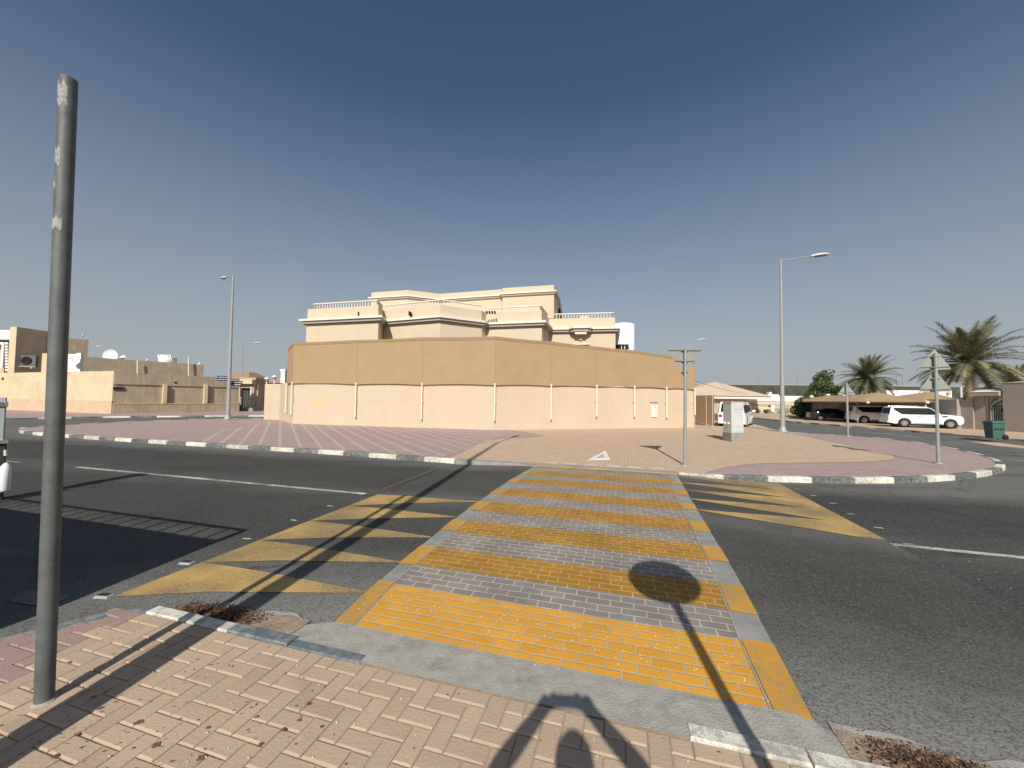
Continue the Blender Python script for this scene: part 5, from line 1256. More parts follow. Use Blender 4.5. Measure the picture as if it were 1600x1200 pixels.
# AC unit
A = pt(31, 571.5, 43.7); B = pt(50, 555, 43.7); r = empty('air_conditioner', (A.x, 43.7, A.z), .35); w_, h_ = B.x-A.x, B.z-A.z
a = MB(); a.box(0, 0, 0, w_, .4, h_); a.build('casing', 'galvpost', r, bevel=.02)
a = MB(); a.lathe([(.001, 0), (h_*.36, 0), (h_*.38, .03), (h_*.3, .03)], 0, 0, 0, 20, mx=Matrix.Translation((w_*.4, -.01, h_*.5)) @ Matrix.Rotation(PI/2, 4, 'X')); a.build('fan_grille', 'dark', r)
a = MB(); a.box(-.15, -.05, -.1, -.08, .4, h_+.05); a.box(-.15, -.05, -.1, w_, 0, -.05); a.box(w_*.7, -.05, -.3, w_*.75, .3, -.1); a.build('bracket', 'white', r)
tag(r, 'grey air conditioner with a round fan mounted on the brown wall at far left', 'air conditioner')
# satellite dishes
def dish(px, py, Y, rad, label, tilt=-20, rz=0, stem=.8):
    q = pt(px, py, Y); r = empty('satellite_dish', (q.x, Y, q.z-stem), math.radians(rz))
    mx = Matrix.Translation((0, 0, stem)) @ Matrix.Rotation(math.radians(90+tilt), 4, 'X')
    a = MB(); prof = [(rad*k/6, .28*rad*(k/6)**2) for k in range(7)]; prof[0] = (.001, 0)
    a.lathe(prof, 0, 0, 0, 24, mx=mx); a.lathe([(p[0], p[1]-.015) for p in prof][::-1], 0, 0, 0, 24, mx=mx); a.build('reflector', 'whiteb', r)
    a = MB(); a.tube([(0, 0, 0), (0, .05, stem)], .03, 6); a.build('mast', 'galv', r)
    f = mx @ Vector((0, 0, rad*.9)); e = mx @ Vector((0, -rad*.9, .2*rad)); a = MB(); a.tube([e, f], .015, 5); a.tube([f, f+Vector((0, .08, 0))], .04, 6); a.build('feed_arm', 'cabdark', r)
    tag(r, label, 'satellite dish', 'satellite dishes on the old house')
dish(174.5, 556, 51, .85, 'big white satellite dish on the old roof, largest of all', 0, 12, .7)
dish(192, 562, 52, .62, 'second white satellite dish on the roof, right next to the largest one', -20, -15, .5)
dish(117.3, 563.5, 43.0, .50, 'greyish satellite dish before the white parapet piers beside the big post', -10, 20, .4)
dish(230, 562.5, 54, .18, 'tiny white dish on the roof between the twin dishes and the water tank', -30, -25, .3)
dish(311.5, 568.5, 56, .22, 'tiny white dish at the right end of the old house roof', -20, -30, .3)
dish(129.5, 523.5, 45.5, .14, 'tiny white dish on top of the tall brown wing', -20, -30, .3)
# tank
A = pt(241, 566, 55.5); B = pt(264, 557, 55.5); r = empty('water_tank', ((A.x+B.x)/2, 56.5, A.z-.3)); R2 = (B.x-A.x)/2
a = MB(); a.lathe([(.001, 0), (R2, 0), (R2, B.z-A.z+.2), (R2*.9, B.z-A.z+.35), (.001, B.z-A.z+.4)], 0, 0, 0, 24); a.build('tank_body', 'whiteb', r)
a = MB()
for k in range(6): a.box(-R2+.25+k*R2*.33, -R2*.75, B.z-A.z+.25, -R2+.45+k*R2*.33, -R2*.75+.2, B.z-A.z+.6)
a.build('rim_lugs', 'whiteb', r)
A2 = pt(268.5, 563, 56.5); a = MB(); a.lathe([(.001, 0), (.32, 0), (.32, .8), (.2, .95), (.001, 1.0)], A2.x-r.location.x, -.2, 0, 14); a.build('side_tank', 'cabdark', r)
tag(r, 'low white round water tank on the roof of the old house', 'water tank')
# gate house
GY = 46.0
def gx(px, py=640, Y=GY): return pt(px, py, Y)
r = empty('gate_house', (gx(385).x, GY, 0)); GO = Vector((gx(385).x, GY, 0))
def gb(x0, x1, y0, y1, Y, dep, m, name, par=None):
    A = pt(x0, y1, Y); B = pt(x1, y0, Y); mb = MB(); mb.box(A.x, Y, A.z if y1 < 644 else -.05, B.x, Y+dep, B.z); return rel(mb, GO).build(name, m, par or r)
gb(358, 376, 591, 645, GY, 1.2, 'oldplinth', 'wall'); gb(376.3, 390.6, 600.2, 606, GY+.02, 1.2, 'oldplinth', 'lintel')
gb(391, 397.5, 600, 645, GY+.01, 1.5, 'oldwall', 'wall'); gb(397.6, 404, 592, 645, GY+.4, 2, 'oldwall', 'side_pier')
gb(366, 394, 593, 599.5, GY-.5, 2.2, 'oldlit', 'canopy'); gb(358, 400, 590, 593, GY-.3, 2.2, 'oldwall', 'roof_slab')
dd = gb(377, 390, 606.5, 637.5, GY+.45, .1, 'iron', 'door')
for k in range(5): gb(378.3+k*2.6, 379.1+k*2.6, 607.5, 636.5, GY+.4, .04, 'cabdark', 'bar', dd)
gb(374.8, 376.2, 620, 644, GY-.05, .2, 'whiteb', 'gate_post'); gb(390.7, 392.8, 604, 621, GY-.1, .3, 'whiteb', 'gate_post')
gb(371, 395, 637.6, 645, GY-.9, 1.2, 'kerb_grey', 'step')
tag(r, 'small brown gate house with dark barred door and cream canopy, beside the left lamp', 'gate')
A = pt(363.5, 612, GY-.3); B = pt(368, 605.5, GY-.3); r = empty('air_conditioner', (A.x, GY-.3, A.z)); a = MB(); a.box(0, 0, 0, B.x-A.x, .28, B.z-A.z); a.build('casing', 'whiteb', r, bevel=.02); a = MB(); a.lathe([(.001, 0), (.11, 0), (.12, .02)], 0, 0, 0, 12, mx=Matrix.Translation(((B.x-A.x)/2, -.005, (B.z-A.z)/2)) @ Matrix.Rotation(PI/2, 4, 'X')); a.build('fan_grille', 'cabdark', r)
tag(r, 'white air conditioner on the gate house wall just right of the left lamp pole', 'air conditioner')
q = pt(369, 645, GY-1.0); r = MB(); prof = [(.001, 0), (.5, 0), (.55, .25), (.42, .65), (.25, .95), (.12, 1.05), (.001, 1.07)]
r.lathe(prof, q.x, GY-1.0, 0, 12); o = r.build('sack', 'brown'); tag(o, 'bulging dark brown sack on the ground beside the gate house door', 'sack')
# further houses on the left
r = empty('domed_house', (pt(368, 590, 75).x, 75, 0)); GO = Vector((pt(368, 590, 75).x, 75, 0))
A = pt(345, 587, 75); B = pt(388, 587, 75); a = MB(); a.prism([(A.x, 75), (B.x, 75), (B.x, 81), (A.x, 81)], 0, A.z-.3); rel(a, GO).build('wall', 'oldplinth', r)
h1 = pt(366, 580, 75).z; a = MB(); a.prism([(A.x-.3, 74.7), (B.x+.3, 74.7), (B.x+.3, 81.3), (A.x-.3, 81.3)], A.z-.3, h1, 0, [(A.x+2, 77), (B.x-1.2, 77), (B.x-1.2, 79), (A.x+2, 79)]); rel(a, GO).build('roof', 'red', r)
tag(r, 'house with a low reddish hipped roof showing above the gate house', 'house')
r = empty('red_roofed_house', (pt(430, 590, 66).x, 66, 0)); GO = Vector((pt(430, 590, 66).x, 66, 0))
A = pt(400, 598, 66); B = pt(470, 598, 66); a = MB(); a.prism([(A.x, 66), (B.x, 66), (B.x, 72), (A.x, 72)], 0, A.z); rel(a, GO).build('wall', 'greywall', r)
a = MB(); a.prism([(A.x-.2, 65.6), (B.x, 65.6), (B.x, 72), (A.x-.2, 72)], A.z, pt(430, 592.5, 66).z, 0, [(A.x, 66.6), (B.x, 66.6), (B.x, 70), (A.x, 70)]); rel(a, GO).build('roof', 'red', r)
tag(r, 'long low house with a red tiled roof edge behind the two garden lamps', 'house')
A = pt(403, 607.5, 52); B = pt(440, 607.5, 52); r = empty('cream_side_wall', (A.x, 52, 0)); a = MB(); a.box(0, 0, 0, B.x-A.x, .3, A.z); a.build('wall_face', 'oldlit', r)
for k in range(3):
    a = MB(); a.box(.35+k*1.15, -.05, .1, .5+k*1.15, 0, A.z-.15); a.build('rib', 'whiteb', r)
tag(r, 'low cream wall with white ribs in the gap left of the villa wall', 'wall')

# ================================================================== RIGHT BACKGROUND
# embankment
g = MB(); Y = 140
A = pt(1040, 600.3, Y); B = pt(1640, 606, Y)
g.add([(A.x-30, Y-12, ROAD-.02), (B.x+90, Y-12, ROAD-.02), (B.x+90, Y, B.z), (A.x-30, Y, A.z), (B.x+90, Y+25, B.z), (A.x-30, Y+25, A.z)], [(0, 1, 2, 3), (3, 2, 4, 5)])
struct(g, 'embankment', 'green')
g = MB(); g.add([(A.x-30, Y-.1, A.z-.05), (B.x+90, Y-.1, B.z+.5), (B.x+90, Y-.1, B.z+.75), (A.x-30, Y-.1, A.z+.25), (A.x-30, Y+.1, A.z-.05), (B.x+90, Y+.1, B.z+.5), (B.x+90, Y+.1, B.z+.75), (A.x-30, Y+.1, A.z+.25)], [(0, 1, 2, 3), (7, 6, 5, 4), (3, 2, 6, 7)]); o = g.build('guard_rail', 'lamp'); tag(o, 'thin white guard rail along the top of the green embankment', 'guard rail')
# hip roof house
HYc = 72; r = empty('hip_roofed_house', (pt(1120, 640, HYc).x, HYc, 0)); HO = Vector((pt(1120, 640, HYc).x, HYc, 0))
def hp_(x0, x1, y0, y1, Y, dep, m, name, par=None):
    A = pt(x0, y1, Y); B = pt(x1, y0, Y); mb = MB(); mb.box(A.x, Y, A.z if y1 < 645 else -.1, B.x, Y+dep, B.z); return rel(mb, HO).build(name, m, par or r)
EA = pt(1052, 614.5, 62); EB = pt(1205, 619.5, 62); AP = pt(1117, 596.5, 70); ze = EB.z
a = MB(); a.prism([(EA.x, 62), (EB.x, 62), (EB.x, 80), (EA.x, 80)], ze-.45, ze); rel(a, HO).build('eaves', 'white', r)
a = MB(); ap2 = Vector((AP.x+1, 72, AP.z)); x0_, x1_ = EA.x-.1, EB.x+.1
a.add([(x0_, 61.8, ze+.002), (x1_, 61.8, ze+.002), (x1_, 80, ze+.002), (x0_, 80, ze+.002), (AP.x, 70, AP.z), (AP.x, 71, AP.z)], [(0, 1, 4), (1, 2, 5, 4), (2, 3, 5), (3, 0, 4, 5), (3, 2, 1, 0)]); rel(a, HO).build('roof', 'pinkroof', r)
a = MB(); a.box(EA.x+.5, 63, 0, EB.x-3.5, 78, ze-.45); rel(a, HO).build('wall', 'greytrim', r)
tag(r, 'low house with a wide pinkish hipped roof right of the tan screen', 'house')
WYc = 66; r = empty('arched_wall', (pt(1180, 640, WYc).x, WYc, 0)); HO = Vector((pt(1180, 640, WYc).x, WYc, 0))
hp_(1112, 1300, 626, 648, WYc, .4, 'cream', 'wall_face'); hp_(1112, 1300, 619.5, 626, WYc-.15, .7, 'whiteb', 'cornice')
hp_(1112, 1300, 632.5, 633.3, WYc-.06, .05, 'greytrim', 'moulding')
for px, rr in ((1168, 4.6), (1204, 4.6)):
    q = pt(px, 634, WYc); R3 = rr*WYc/600; a = MB(); pts = [(q.x+math.cos(PI*k/8)*R3, q.z-.15+math.sin(PI*k/8)*R3*.62) for k in range(9)]
    n = len(pts); a.add([(x, WYc-.08, z_) for x, z_ in pts]+[(x, WYc+.01, z_) for x, z_ in pts], [tuple(range(n))[::-1], tuple(range(n, 2*n))]+[(i, (i+1) % n, n+(i+1) % n, n+i) for i in range(n)]); rel(a, HO).build('arch_opening', 'dark', r)
    a = MB(); a.box(q.x-.12, WYc-.3, q.z-1.0, q.x+.5, WYc-.1, q.z+.1); rel(a, HO).build('arch_pier', 'whiteb', r)
tag(r, 'long cream garden wall with a white cornice and two small arches, left of the green tree', 'wall')
q = pt(1208, 617, 68); a = MB(); a.box(q.x-.9, 68, q.z-1, q.x+1.0, 70, q.z+.1); a.box(q.x-.5, 68.2, q.z+.1, q.x-.1, 69, q.z+.5); o = a.build('roof_unit', 'whiteb'); tag(o, 'small white rooftop unit above the arched garden wall', 'rooftop unit')
# shrubs in front of it
def leafball(mb, c, rx, ry, rz_, n, size, nm=2):
    for _ in range(n):
        while True:
            p = Vector((random.uniform(-1, 1), random.uniform(-1, 1), random.uniform(-1, 1)))
            if .25 < p.length < 1: break
        q = Vector((c[0]+p.x*rx, c[1]+p.y*ry, c[2]+p.z*rz_)); a_ = Vector((random.gauss(0, 1), random.gauss(0, 1), random.gauss(0, 1))).normalized()
        b_ = a_.cross(Vector((random.gauss(0, 1), random.gauss(0, 1), random.gauss(0, 1)))).normalized(); s_ = size*random.uniform(.6, 1.4)
        mb.add([q-a_*s_, q+b_*s_*.45, q+a_*s_, q-b_*s_*.45], [(0, 1, 2, 3)], random.randrange(nm))
for i, (x0, x1, yt, yb) in enumerate(((1178, 1188, 639.5, 643), (1193, 1204, 640.5, 643), (1208, 1242, 636.5, 643))):
    A = pt(x0, yb, 62); B = pt(x1, yt, 62); r = empty('shrub', ((A.x+B.x)/2, 62, 0)); mb = MB(); w_ = (B.x-A.x)/2; h_ = max(.5, B.z-(-.1))
    leafball(mb, (0, 0, h_*.5), w_, .6, h_*.55, 260+int(w_*150), .09); mb.build('foliage', ['leaf', 'leafb'], r); mb = MB(); mb.tube([(0, 0, 0), (0, 0, h_*.6)], .04, 5); mb.build('stem', 'bark', r)
    tag(r, ('small low green shrub, leftmost before the arched wall', 'small olive shrub between the two arches', 'wide low green shrub before the arched wall, beside the tall lamp')[i], 'shrub', 'shrubs before the arched wall')
# green tree
TY = 46
q = pt(1272, 650, TY); r = empty('leafy_tree', (q.x, TY, 0)); mb = MB(); random.seed(21)
for px, py, rx, rz3, n in ((1262, 632, 18, 12, 1100), (1280, 622, 20, 13, 1300), (1296, 615, 17, 12, 1000), (1282, 606, 13, 11, 700), (1289, 592, 7, 9, 260), (1300, 628, 18, 11, 900), (1253, 641, 12, 9, 500), (1262, 648, 12, 7, 500), (1285, 636, 20, 10, 900), (1291, 583, 3, 5, 60)):
    c = pt(px, py, TY); leafball(mb, (c.x-q.x, random.uniform(-.5, .5), c.z), rx*TY/600*1.12, 1.5, rz3*TY/600*1.12, int(n*1.7), .17)
mb.build('crown', ['leaf', 'leafb'], r)
mb = MB(); mb.tube([(0, 0, 0), (.1, 0, 1.5), (.6, 0, 3)], [.2, .15, .08], 8); mb.tube([(.1, 0, 1.2), (-.8, 0, 2.4)], [.12, .05], 6); mb.build('trunk', 'bark', r)
tag(r, 'dense bright green leafy tree left of the parking shade', 'tree')
# palms
def palm(loc, h, R0, n, seed, up=.9, droop=1.0, trunk_r=.28, leaves=46):
    random.seed(seed); r = empty('palm_tree', loc); cr = MB()
    tk = MB(); m = 16; tk.tube([(0, 0, h*k/m) for k in range(m+1)], [trunk_r*(1+.14*(k % 2))*(1.15-.2*k/m) for k in range(m+1)], 10); tk.build('trunk', 'trunk', r)
    for i in range(n):
        az_ = i*2.39996+random.uniform(-.2, .2); f = (i+.5)/n
        el = math.radians(82-f*118+random.uniform(-8, 8)); Lf = R0*random.uniform(.85, 1.1)*(1 if f > .12 else .85)
        dead = f > .86; mi = 2 if dead else (1 if random.random() < .4 else 0)
        d0 = Vector((math.cos(az_)*math.cos(el), math.sin(az_)*math.cos(el), math.sin(el))); pts = []; p = Vector((0, 0, h)); d = d0.copy(); S_ = 14
        for k in range(S_+1):
            pts.append(p.copy()); p += d*(Lf/S_); d = (d+Vector((0, 0, -.075*droop*(.5+k/S_)*(1.1-.4*abs(d.z))))).normalized()
        cr.tube(pts, [.035*(1-k/(S_+2)) for k in range(S_+1)], 4, mi, caps=False)
        for j in range(leaves):
            t = .12+.88*j/leaves; k = min(S_-1, int(t*S_)); fr_ = t*S_-k; q = pts[k].lerp(pts[k+1], fr_); tg = (pts[k+1]-pts[k]).normalized()
            side = tg.cross(Vector((0, 0, 1)));
            if side.length < .05: side = Vector((-math.sin(az_), math.cos(az_), 0))
            side.normalize(); nl = side.cross(tg)
            for s_ in (-1, 1):
                ll = Lf*.20*math.sin(PI*min(1, .18+t*.85))**.6*random.uniform(.8, 1.15)+.05
                dr = (side*s_*.75+tg*.75+nl*random.uniform(.0, .5)-Vector((0, 0, .28))).normalized()
                wv = tg*.030; e = q+dr*ll
                cr.add([q-wv, q+wv, e], [(0, 1, 2)], mi)
    cr.build('crown', ['frond', 'frondb', 'deadfrond'], r); return r
q = pt(1516, 640, 37); zc_ = pt(1516, 568, 37).z
tag(palm((q.x, 37, 0), zc_, 4.7, 78, 3, droop=1.15, leaves=95), 'big date palm with a wide drooping crown behind the gate at right', 'palm tree', 'date palms behind the parking shade')
q = pt(1357, 640, 52); zc_ = pt(1357, 592, 52).z
tag(palm((q.x, 52, 0), zc_, 3.8, 80, 5, droop=1.25, leaves=75), 'smaller date palm rising behind the middle of the parking shade', 'palm tree', 'date palms behind the parking shade')
q = pt(1590, 640, 40); zc_ = pt(1590, 606, 40).z
tag(palm((q.x, 40, 0), zc_, 3.2, 50, 8, droop=1.5, leaves=60), 'low shaggy palm at the right edge, above the grey wall', 'palm tree', 'date palms behind the parking shade')
random.seed(77)
# right compound wall, gate, pillar wall
RA = at(1502, 669.5); RA.z = 0; RB = Vector((RA.x+1.9, 47, 0)); r = empty('side_wall', RA)
HR = hz(RA.x, RA.y, 624)
a = MB(); wallrun(a, [RB, RA], -.25, -.05, HR); rel(a, RA).build('wall_face', 'greywall', r)
tw_ = (RB-RA).normalized(); nw = Vector((-tw_.y, tw_.x, 0)); nw = nw if nw.x < 0 else -nw
for k in range(7):
    p = RA+tw_*(2.0+k*2.4); a = MB(); a.prism([tuple(v.xy) for v in (p+nw*.08, p+tw_*.14+nw*.08, p+tw_*.14+nw*.001, p+nw*.001)], 0, HR-.1); rel(a, RA).build('rib', 'greywall', r)
p = RA+tw_*.75; a = MB(); a.prism([tuple(v.xy) for v in (p+nw*.1, p+tw_*.45+nw*.1, p+tw_*.45+nw*.001, p+nw*.001)], hz(RA.x, RA.y, 656), hz(RA.x, RA.y, 640)); rel(a, RA).build('meter_box', 'greytrim', r)
tag(r, 'shaded grey brown wall behind the parked cars, running back from the gate', 'wall')
# gate portal
r = empty('gate_portal', RA); GO = RA.copy()
def at_line(px, A, B): 
    d = ray(px, 640); den = (B.x-A.x)*d.y-(B.y-A.y)*d.x; return A+(B-A)*((-A.x*d.y+A.y*d.x)/den)
RC = at(1600, 675.5); RC.z = 0; RDIR = (RC-RA).normalized(); RN = Vector((RDIR.y, -RDIR.x, 0)); RN = RN if RN.y < 0 else -RN
def slabr(x0, x1, z0, z1, f, b_, m, name, par=None, root=None):
    A = at_line(x0, RA, RC); B = at_line(x1, RA, RC); mb = MB(); mb.prism([tuple(v.xy) for v in (A+RN*f, B+RN*f, B-RN*b_, A-RN*b_)], z0, z1); return rel(mb, RA).build(name, m, par or root or r)
zz = lambda px, py: (lambda P_: hz(P_.x, P_.y, py))(at_line(px, RA, RC))
slabr(1501.5, 1520, -.05, zz(1510, 621), 0, .4, 'greywall', 'pier'); slabr(1520.2, 1536, -.05, zz(1530, 619), -.12, .5, 'greywall', 'pier'); slabr(1536.2, 1541.5, -.05, zz(1540, 620), -.14, .3, 'greywall', 'jamb')
slabr(1565, 1570, -.05, zz(1566, 620), -.1, .5, 'greywall', 'jamb')
slabr(1536.3, 1564.8, zz(1550, 621.5), zz(1550, 618.6), -.15, .5, 'greywall', 'lintel')
A = at_line(1520, RA, RC); B = at_line(1566.5, RA, RC); zc0, zc1 = zz(1540, 618.3), zz(1540, 611.5); mb = MB()
mb.prism([tuple(v.xy) for v in (A+RN*.25, B+RN*.25, B-RN*.9, A-RN*.9)], zc0, zc1-.05); rel(mb, RA).build('canopy', 'greytrim', r)
mb = MB(); mb.prism([tuple(v.xy) for v in (A+RN*.28-RDIR*.03, B+RN*.28+RDIR*.03, B-RN*.95, A-RN*.95)], zc1-.05, zc1+.12, 0, [tuple(v.xy) for v in (A+RDIR*.2-RN*.3, B-RDIR*.3-RN*.3, B-RDIR*.3-RN*.9, A+RDIR*.2-RN*.9)]); rel(mb, RA).build('canopy_roof', 'white', r)
slabr(1501.6, 1503.8, zz(1502, 621), zz(1502, 604.5), .02, .04, 'whiteb', 'corner_post')
slabr(1543, 1564.5, 0, .02, -.3, .4, 'greywall', 'threshold')
# iron leaf: bars with an arched top
gt = None; A = at_line(1542.6, RA, RC); B = at_line(1564.8, RA, RC); Lg = (B-A).length; mb = MB(); zb0 = .05; zg1 = zz(1563, 627); zg0 = zz(1545, 636); bars_ = MB()
for k in range(9):
    t = k/8; z_ = zg0+(zg1-zg0)*math.sin(PI/2*min(1, t*1.25)); p = A.lerp(B, t)-RN*-.0-RN*.4; bars_.tube([(p.x-RN.x*-.03, p.y-RN.y*-.03, zb0), (p.x-RN.x*-.03, p.y-RN.y*-.03, z_-.06)], .028, 6)
prev = None
for k in range(13):
    t = k/12; z_ = zg0+(zg1-zg0)*math.sin(PI/2*min(1, t*1.25)); p = A.lerp(B, t)-RN*.4; c_ = Vector((p.x, p.y, z_))
    if prev is not None: mb.tube([prev, c_], .04, 6)
    prev = c_
gte = rel(mb, RA).build('gate_leaf', 'iron', r); rel(bars_, RA).build('gate_bars', 'galv', gte)
mb = MB(); p = A.lerp(B, .0)-RN*.47; q2 = B-RN*.47; mb.prism([tuple(v.xy) for v in (p, q2, q2-RN*.03, p-RN*.03)], .05, zg0+.15); rel(mb, RA).build('backing_sheet', 'iron', gte)
slabr(1565.6, 1568.2, zz(1566, 643), zz(1566, 638.5), .0, .09, 'dark', 'intercom')
slabr(1505.5, 1509, zz(1506, 624.5), zz(1506, 620.5), .05, -.001, 'brown', 'wall_vent')
tag(r, 'grey gate portal with a white topped canopy over an arched black iron gate', 'gate')
r = empty('pillar_wall', RA)
A = at_line(1570, RA, RC); B = A+RDIR*14; zt_ = zz(1575, 598); mb = MB(); mb.prism([tuple(v.xy) for v in (A+RN*.12, B+RN*.12, B-RN*1.6, A-RN*1.6)], -.05, zt_); rel(mb, RA).build('wall_face', 'greywall', r)
mb = MB(); mb.prism([tuple(v.xy) for v in (A+RN*.16-RDIR*.04, B+RN*.16, B-RN*1.7, A-RN*1.7-RDIR*.04)], zt_+.001, zt_+.10, 0, [tuple(v.xy) for v in (A+RDIR*.6-RN*.8, B-RN*.8, B-RN*.9, A+RDIR*.6-RN*.9)]); rel(mb, RA).build('coping', 'white', r)
tag(r, 'tall plain grey wall with a pale sloping top at the right edge, beside the gate', 'wall')
A = pt(1398, 610, 55); r = empty('white_building', (pt(1375, 612, 56).x, 56, 0)); GO = r.location.copy()
A = pt(1385, 609.5, 56); B = pt(1487, 610.5, 56); mb = MB(); mb.box(A.x, 56, 0, B.x, 60, A.z); rel(mb, GO).build('wall', 'whiteb', r)
mb = MB(); q1 = pt(1478, 613, 56); mb.box(q1.x, 55.7, q1.z-.3, q1.x+.4, 55.99, q1.z); rel(mb, GO).build('wall_unit', 'cabdark', r)
tag(r, 'low white building seen over the parking shade, behind the paired signs', 'house')
# parking shade
r = empty('parking_shade', (RA.x-4, 33, 0)); GO = Vector((RA.x-4, 33, 0))
front = [(1253, 627.2), (1300, 627.3), (1345, 627.5), (1400, 627.8), (1440, 628), (1500, 627.5), (1514, 627.2)]
# canopy as ridged cloth: front edge nearer the camera, back edge on the wall
ys_ = [40.5, 36.5, 33.0, 31.6, 30.6, 29.4, 28.8]
FT = [pt(px, py, y_) for (px, py), y_ in zip(front, ys_)]
topl = [(1256, 623.5), (1296, 617.5), (1328, 618.5), (1372, 613.2), (1402, 618.5), (1450, 612), (1500, 624.5)]
TP = [pt(px, py, y_+3.0) for (px, py), y_ in zip(topl, ys_)]
mb = MB(); n = len(FT)
for s_ in (0, 1):
    vs = [p-Vector((0, 0, .03*s_)) for p in FT]+[p-Vector((0, 0, .03*s_)) for p in TP]+[p+Vector((2.2, 3.5, -.25-.03*s_)) for p in TP]
    fs = [(i, i+1, n+i+1, n+i) for i in range(n-1)]+[(n+i, n+i+1, 2*n+i+1, 2*n+i) for i in range(n-1)]
    mb.add(vs, fs if s_ == 0 else [f[::-1] for f in fs])
rel(mb, GO).build('canopy_cloth', 'fabric', r)
mb = MB(); mb.tube([p-Vector((0, 0, .07)) for p in FT], .05, 8); rel(mb, GO).build('edge_beam', 'brown', r)
for px, y_ in ((1455, 30.2), (1398, 32.0), (1346, 33.6), (1288, 38.2)):
    q = pt(px, 640, y_); tp = pt(px, 627.8, y_); mb = MB(); mb.tube([(q.x, y_+.4, 0), (q.x, y_+.4, tp.z+.1)], .05, 8); rel(mb, GO).build('post', 'creampipe' if px == 1455 else 'galv', r)
for px, py, y_ in ((1268, 620, 42), (1294, 617.5, 40.0), (1320, 618, 37.5), (1348, 619, 36.2)):
    q = pt(px, py, y_); mb = MB(); mb.lathe([(.001, -.12), (.16, -.1), (.2, 0), (.12, .12), (.001, .15)], q.x, q.y, q.z, 8); rel(mb, GO).build('floodlight', 'whiteb', r)
for px, py, y_ in ((1449, 629, 29.9), (1356, 629, 32.6)):
    q = pt(px, py, y_); mb = MB(); mb.lathe([(.001, -.1), (.12, -.06), (.12, .04), (.001, .1)], q.x, q.y, q.z, 8); rel(mb, GO).build('hanging_lamp', 'whiteb', r)
mb = MB(); mb.tube([pt(1495, 613, 31), pt(1545/1.0-43, 606.5, 29.6)], .03, 6); mb.tube([pt(1330, 619.2, 39), pt(1361, 615, 38)], .04, 6); rel(mb, GO).build('tie_bar', 'whiteb', r)
tag(r, 'tan cloth parking shade on posts above the row of parked cars', 'canopy')
# overhead cables
def cable(p0, p1, sag, label):
    mb = MB(); pts = [p0.lerp(p1, k/12)-Vector((0, 0, sag*math.sin(PI*k/12))) for k in range(13)]; mb.tube(pts, .022, 4); o = mb.build('cable', 'cabdark'); tag(o, label, 'cable')
cable(pt(1085, 595, 28), pt(1168, 614.5, 55), .2, 'thin dark cable running from the tan screen over the hip roof')
cable(pt(1123, 597.5, 60), pt(1147, 616, 58), .0, 'thin dark cable falling steeply across the hip roof to the right')

# ================================================================== PHOTOGRAPHER (behind the camera; casts the shadow at the bottom)
def skin_chain(name, verts, edges, radii, m, parent=None, root_i=0, sub=2):
    me = bpy.data.meshes.new(name); me.from_pydata(verts, edges, []); me.materials.append(M[m]); o = bpy.data.objects.new(name, me); C.objects.link(o)
    if parent: o.parent = parent
    o.modifiers.new('skin', 'SKIN'); sb_ = o.modifiers.new('sub', 'SUBSURF'); sb_.levels = sub; sb_.render_levels = sub
    for i, v in enumerate(me.skin_vertices[0].data):
        rr = radii[i]; v.radius = rr if isinstance(rr, tuple) else (rr, rr); v.use_root = (i == root_i)
    for p in me.polygons: p.use_smooth = True
    return o
pr = empty('person', (0, -.42, 0))
# local coordinates: y forward; the phone is at (0, .37, 1.74)
V = []; E = []; Rr = []
def sv(p, r_, link=None):
    V.append(p); Rr.append(r_); i = len(V)-1
    if link is not None: E.append((link, i))
    return i
pel = sv((0, 0, .95), (.155, .11)); wst = sv((0, .0, 1.10), (.135, .095), pel); che = sv((0, .0, 1.30), (.16, .11), wst); upc = sv((0, .0, 1.42), (.12, .09), che)
nk = sv((0, .02, 1.50), .058, upc); hd0 = sv((0, .05, 1.58), (.075, .09), nk); hd1 = sv((0, .06, 1.68), (.098, .115), hd0); hd2 = sv((0, .05, 1.76), (.08, .095), hd1)
for s_ in (-1, 1):
    sh = sv((s_*.17, .0, 1.43), .078, upc); e1_ = sv((s_*.30, .10, 1.475), .066, sh); el_ = sv((s_*.36, .20, 1.54), .058, e1_); fa = sv((s_*.235, .275, 1.635), .047, el_); wr_ = sv((s_*.14, .33, 1.715), .038, fa); pm = sv((s_*.112, .345, 1.75), (.052, .026), wr_); sv((s_*.088, .348, 1.775), (.050, .022), pm)
    hp2 = sv((s_*.10, .0, .88), .088, pel); kn = sv((s_*.11, .02, .50), .056, hp2); an2 = sv((s_*.12, .0, .10), .042, kn); hl = sv((s_*.12, .01, .05), .042, an2); sv((s_*.14, .16, .035), .036, hl)
skin_chain('body', V, E, Rr, 'skin', pr)
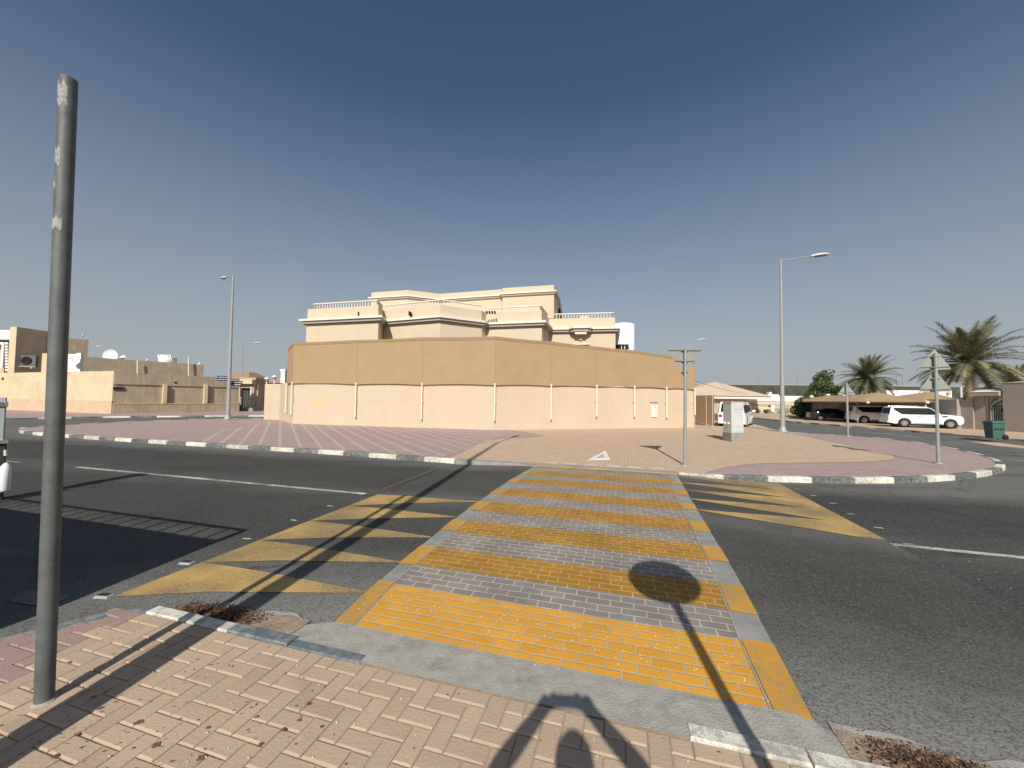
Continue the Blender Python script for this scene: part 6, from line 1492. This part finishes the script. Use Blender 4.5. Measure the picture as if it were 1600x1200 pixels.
# fingers: four closing behind the phone's edge and a thumb in front of the body side
for s_ in (-1, 1):
    for k in range(4):
        z0 = 1.775-k*.017; l = (.03, .034, .031, .025)[k]
        skin_chain('finger', [(s_*.090, .36, z0), (s_*.078, .376, z0+.002), (s_*(.078-l*.7), .381, z0+.003)], [(0, 1), (1, 2)], [.008, .0075, .0065], 'skin', pr, sub=1)
    skin_chain('thumb', [(s_*.10, .345, 1.725), (s_*.082, .338, 1.722), (s_*.062, .341, 1.728)], [(0, 1), (1, 2)], [.010, .009, .008], 'skin', pr, sub=1)
a = MB(); a.box(-.078, .352, 1.712, .078, .36, 1.788)
ph = empty('phone', (0, -.42, 0)); a.build('casing', 'iron', ph, bevel=.003); a = MB(); a.box(-.074, .3505, 1.716, .074, .3515, 1.784); a.build('screen', 'glass', ph); tag(ph, 'flat black phone held up level in both hands, outside the frame', 'phone')
# clothes follow the body
shirt = skin_chain('shirt', [(0, 0, .96), (0, 0, 1.10), (0, 0, 1.30), (0, 0, 1.43)]+[p for s_ in (-1, 1) for p in ((s_*.17, .0, 1.43), (s_*.25, .08, 1.46))], [(0, 1), (1, 2), (2, 3), (3, 4), (4, 5), (3, 6), (6, 7)], [(.165, .12), (.15, .108), (.172, .12), (.12, .092), .09, .082, .09, .082], 'shirt', pr)
skin_chain('trousers', [(0, 0, .97)]+[p for s_ in (-1, 1) for p in ((s_*.10, 0, .87), (s_*.11, .02, .5), (s_*.12, 0, .09))], [(0, 1), (1, 2), (2, 3), (0, 4), (4, 5), (5, 6)], [(.16, .118), .098, .068, .06, .098, .068, .06], 'trouser', pr)
a = MB(); a.lathe([(.001, .12), (.055, .106), (.09, .055), (.1, 0), (.094, -.05)], 0, 0, 0, 18, mx=Matrix.Translation((0, .035, 1.70)) @ Matrix.Diagonal((.95, 1.12, 1, 1))); a.build('hair', 'hair', pr)
a = MB()
for s_ in (-1, 1): a.lathe([(.001, -.012), (.012, 0), (.001, .012)], s_*.03, .148, 1.675, 8)
a.build('eye', 'whiteb', pr)
a = MB(); a.prism([(-.014, .15), (.014, .15), (.0, .178)], 1.635, 1.67, 0, [(-.006, .15), (.006, .15), (0, .158)]); a.build('nose', 'skin', pr)
a = MB(); a.box(-.024, .14, 1.612, .024, .152, 1.620); a.build('mouth', 'redlens', pr)
tag(pr, 'person in a dark shirt with both arms raised holding up a phone', 'person')
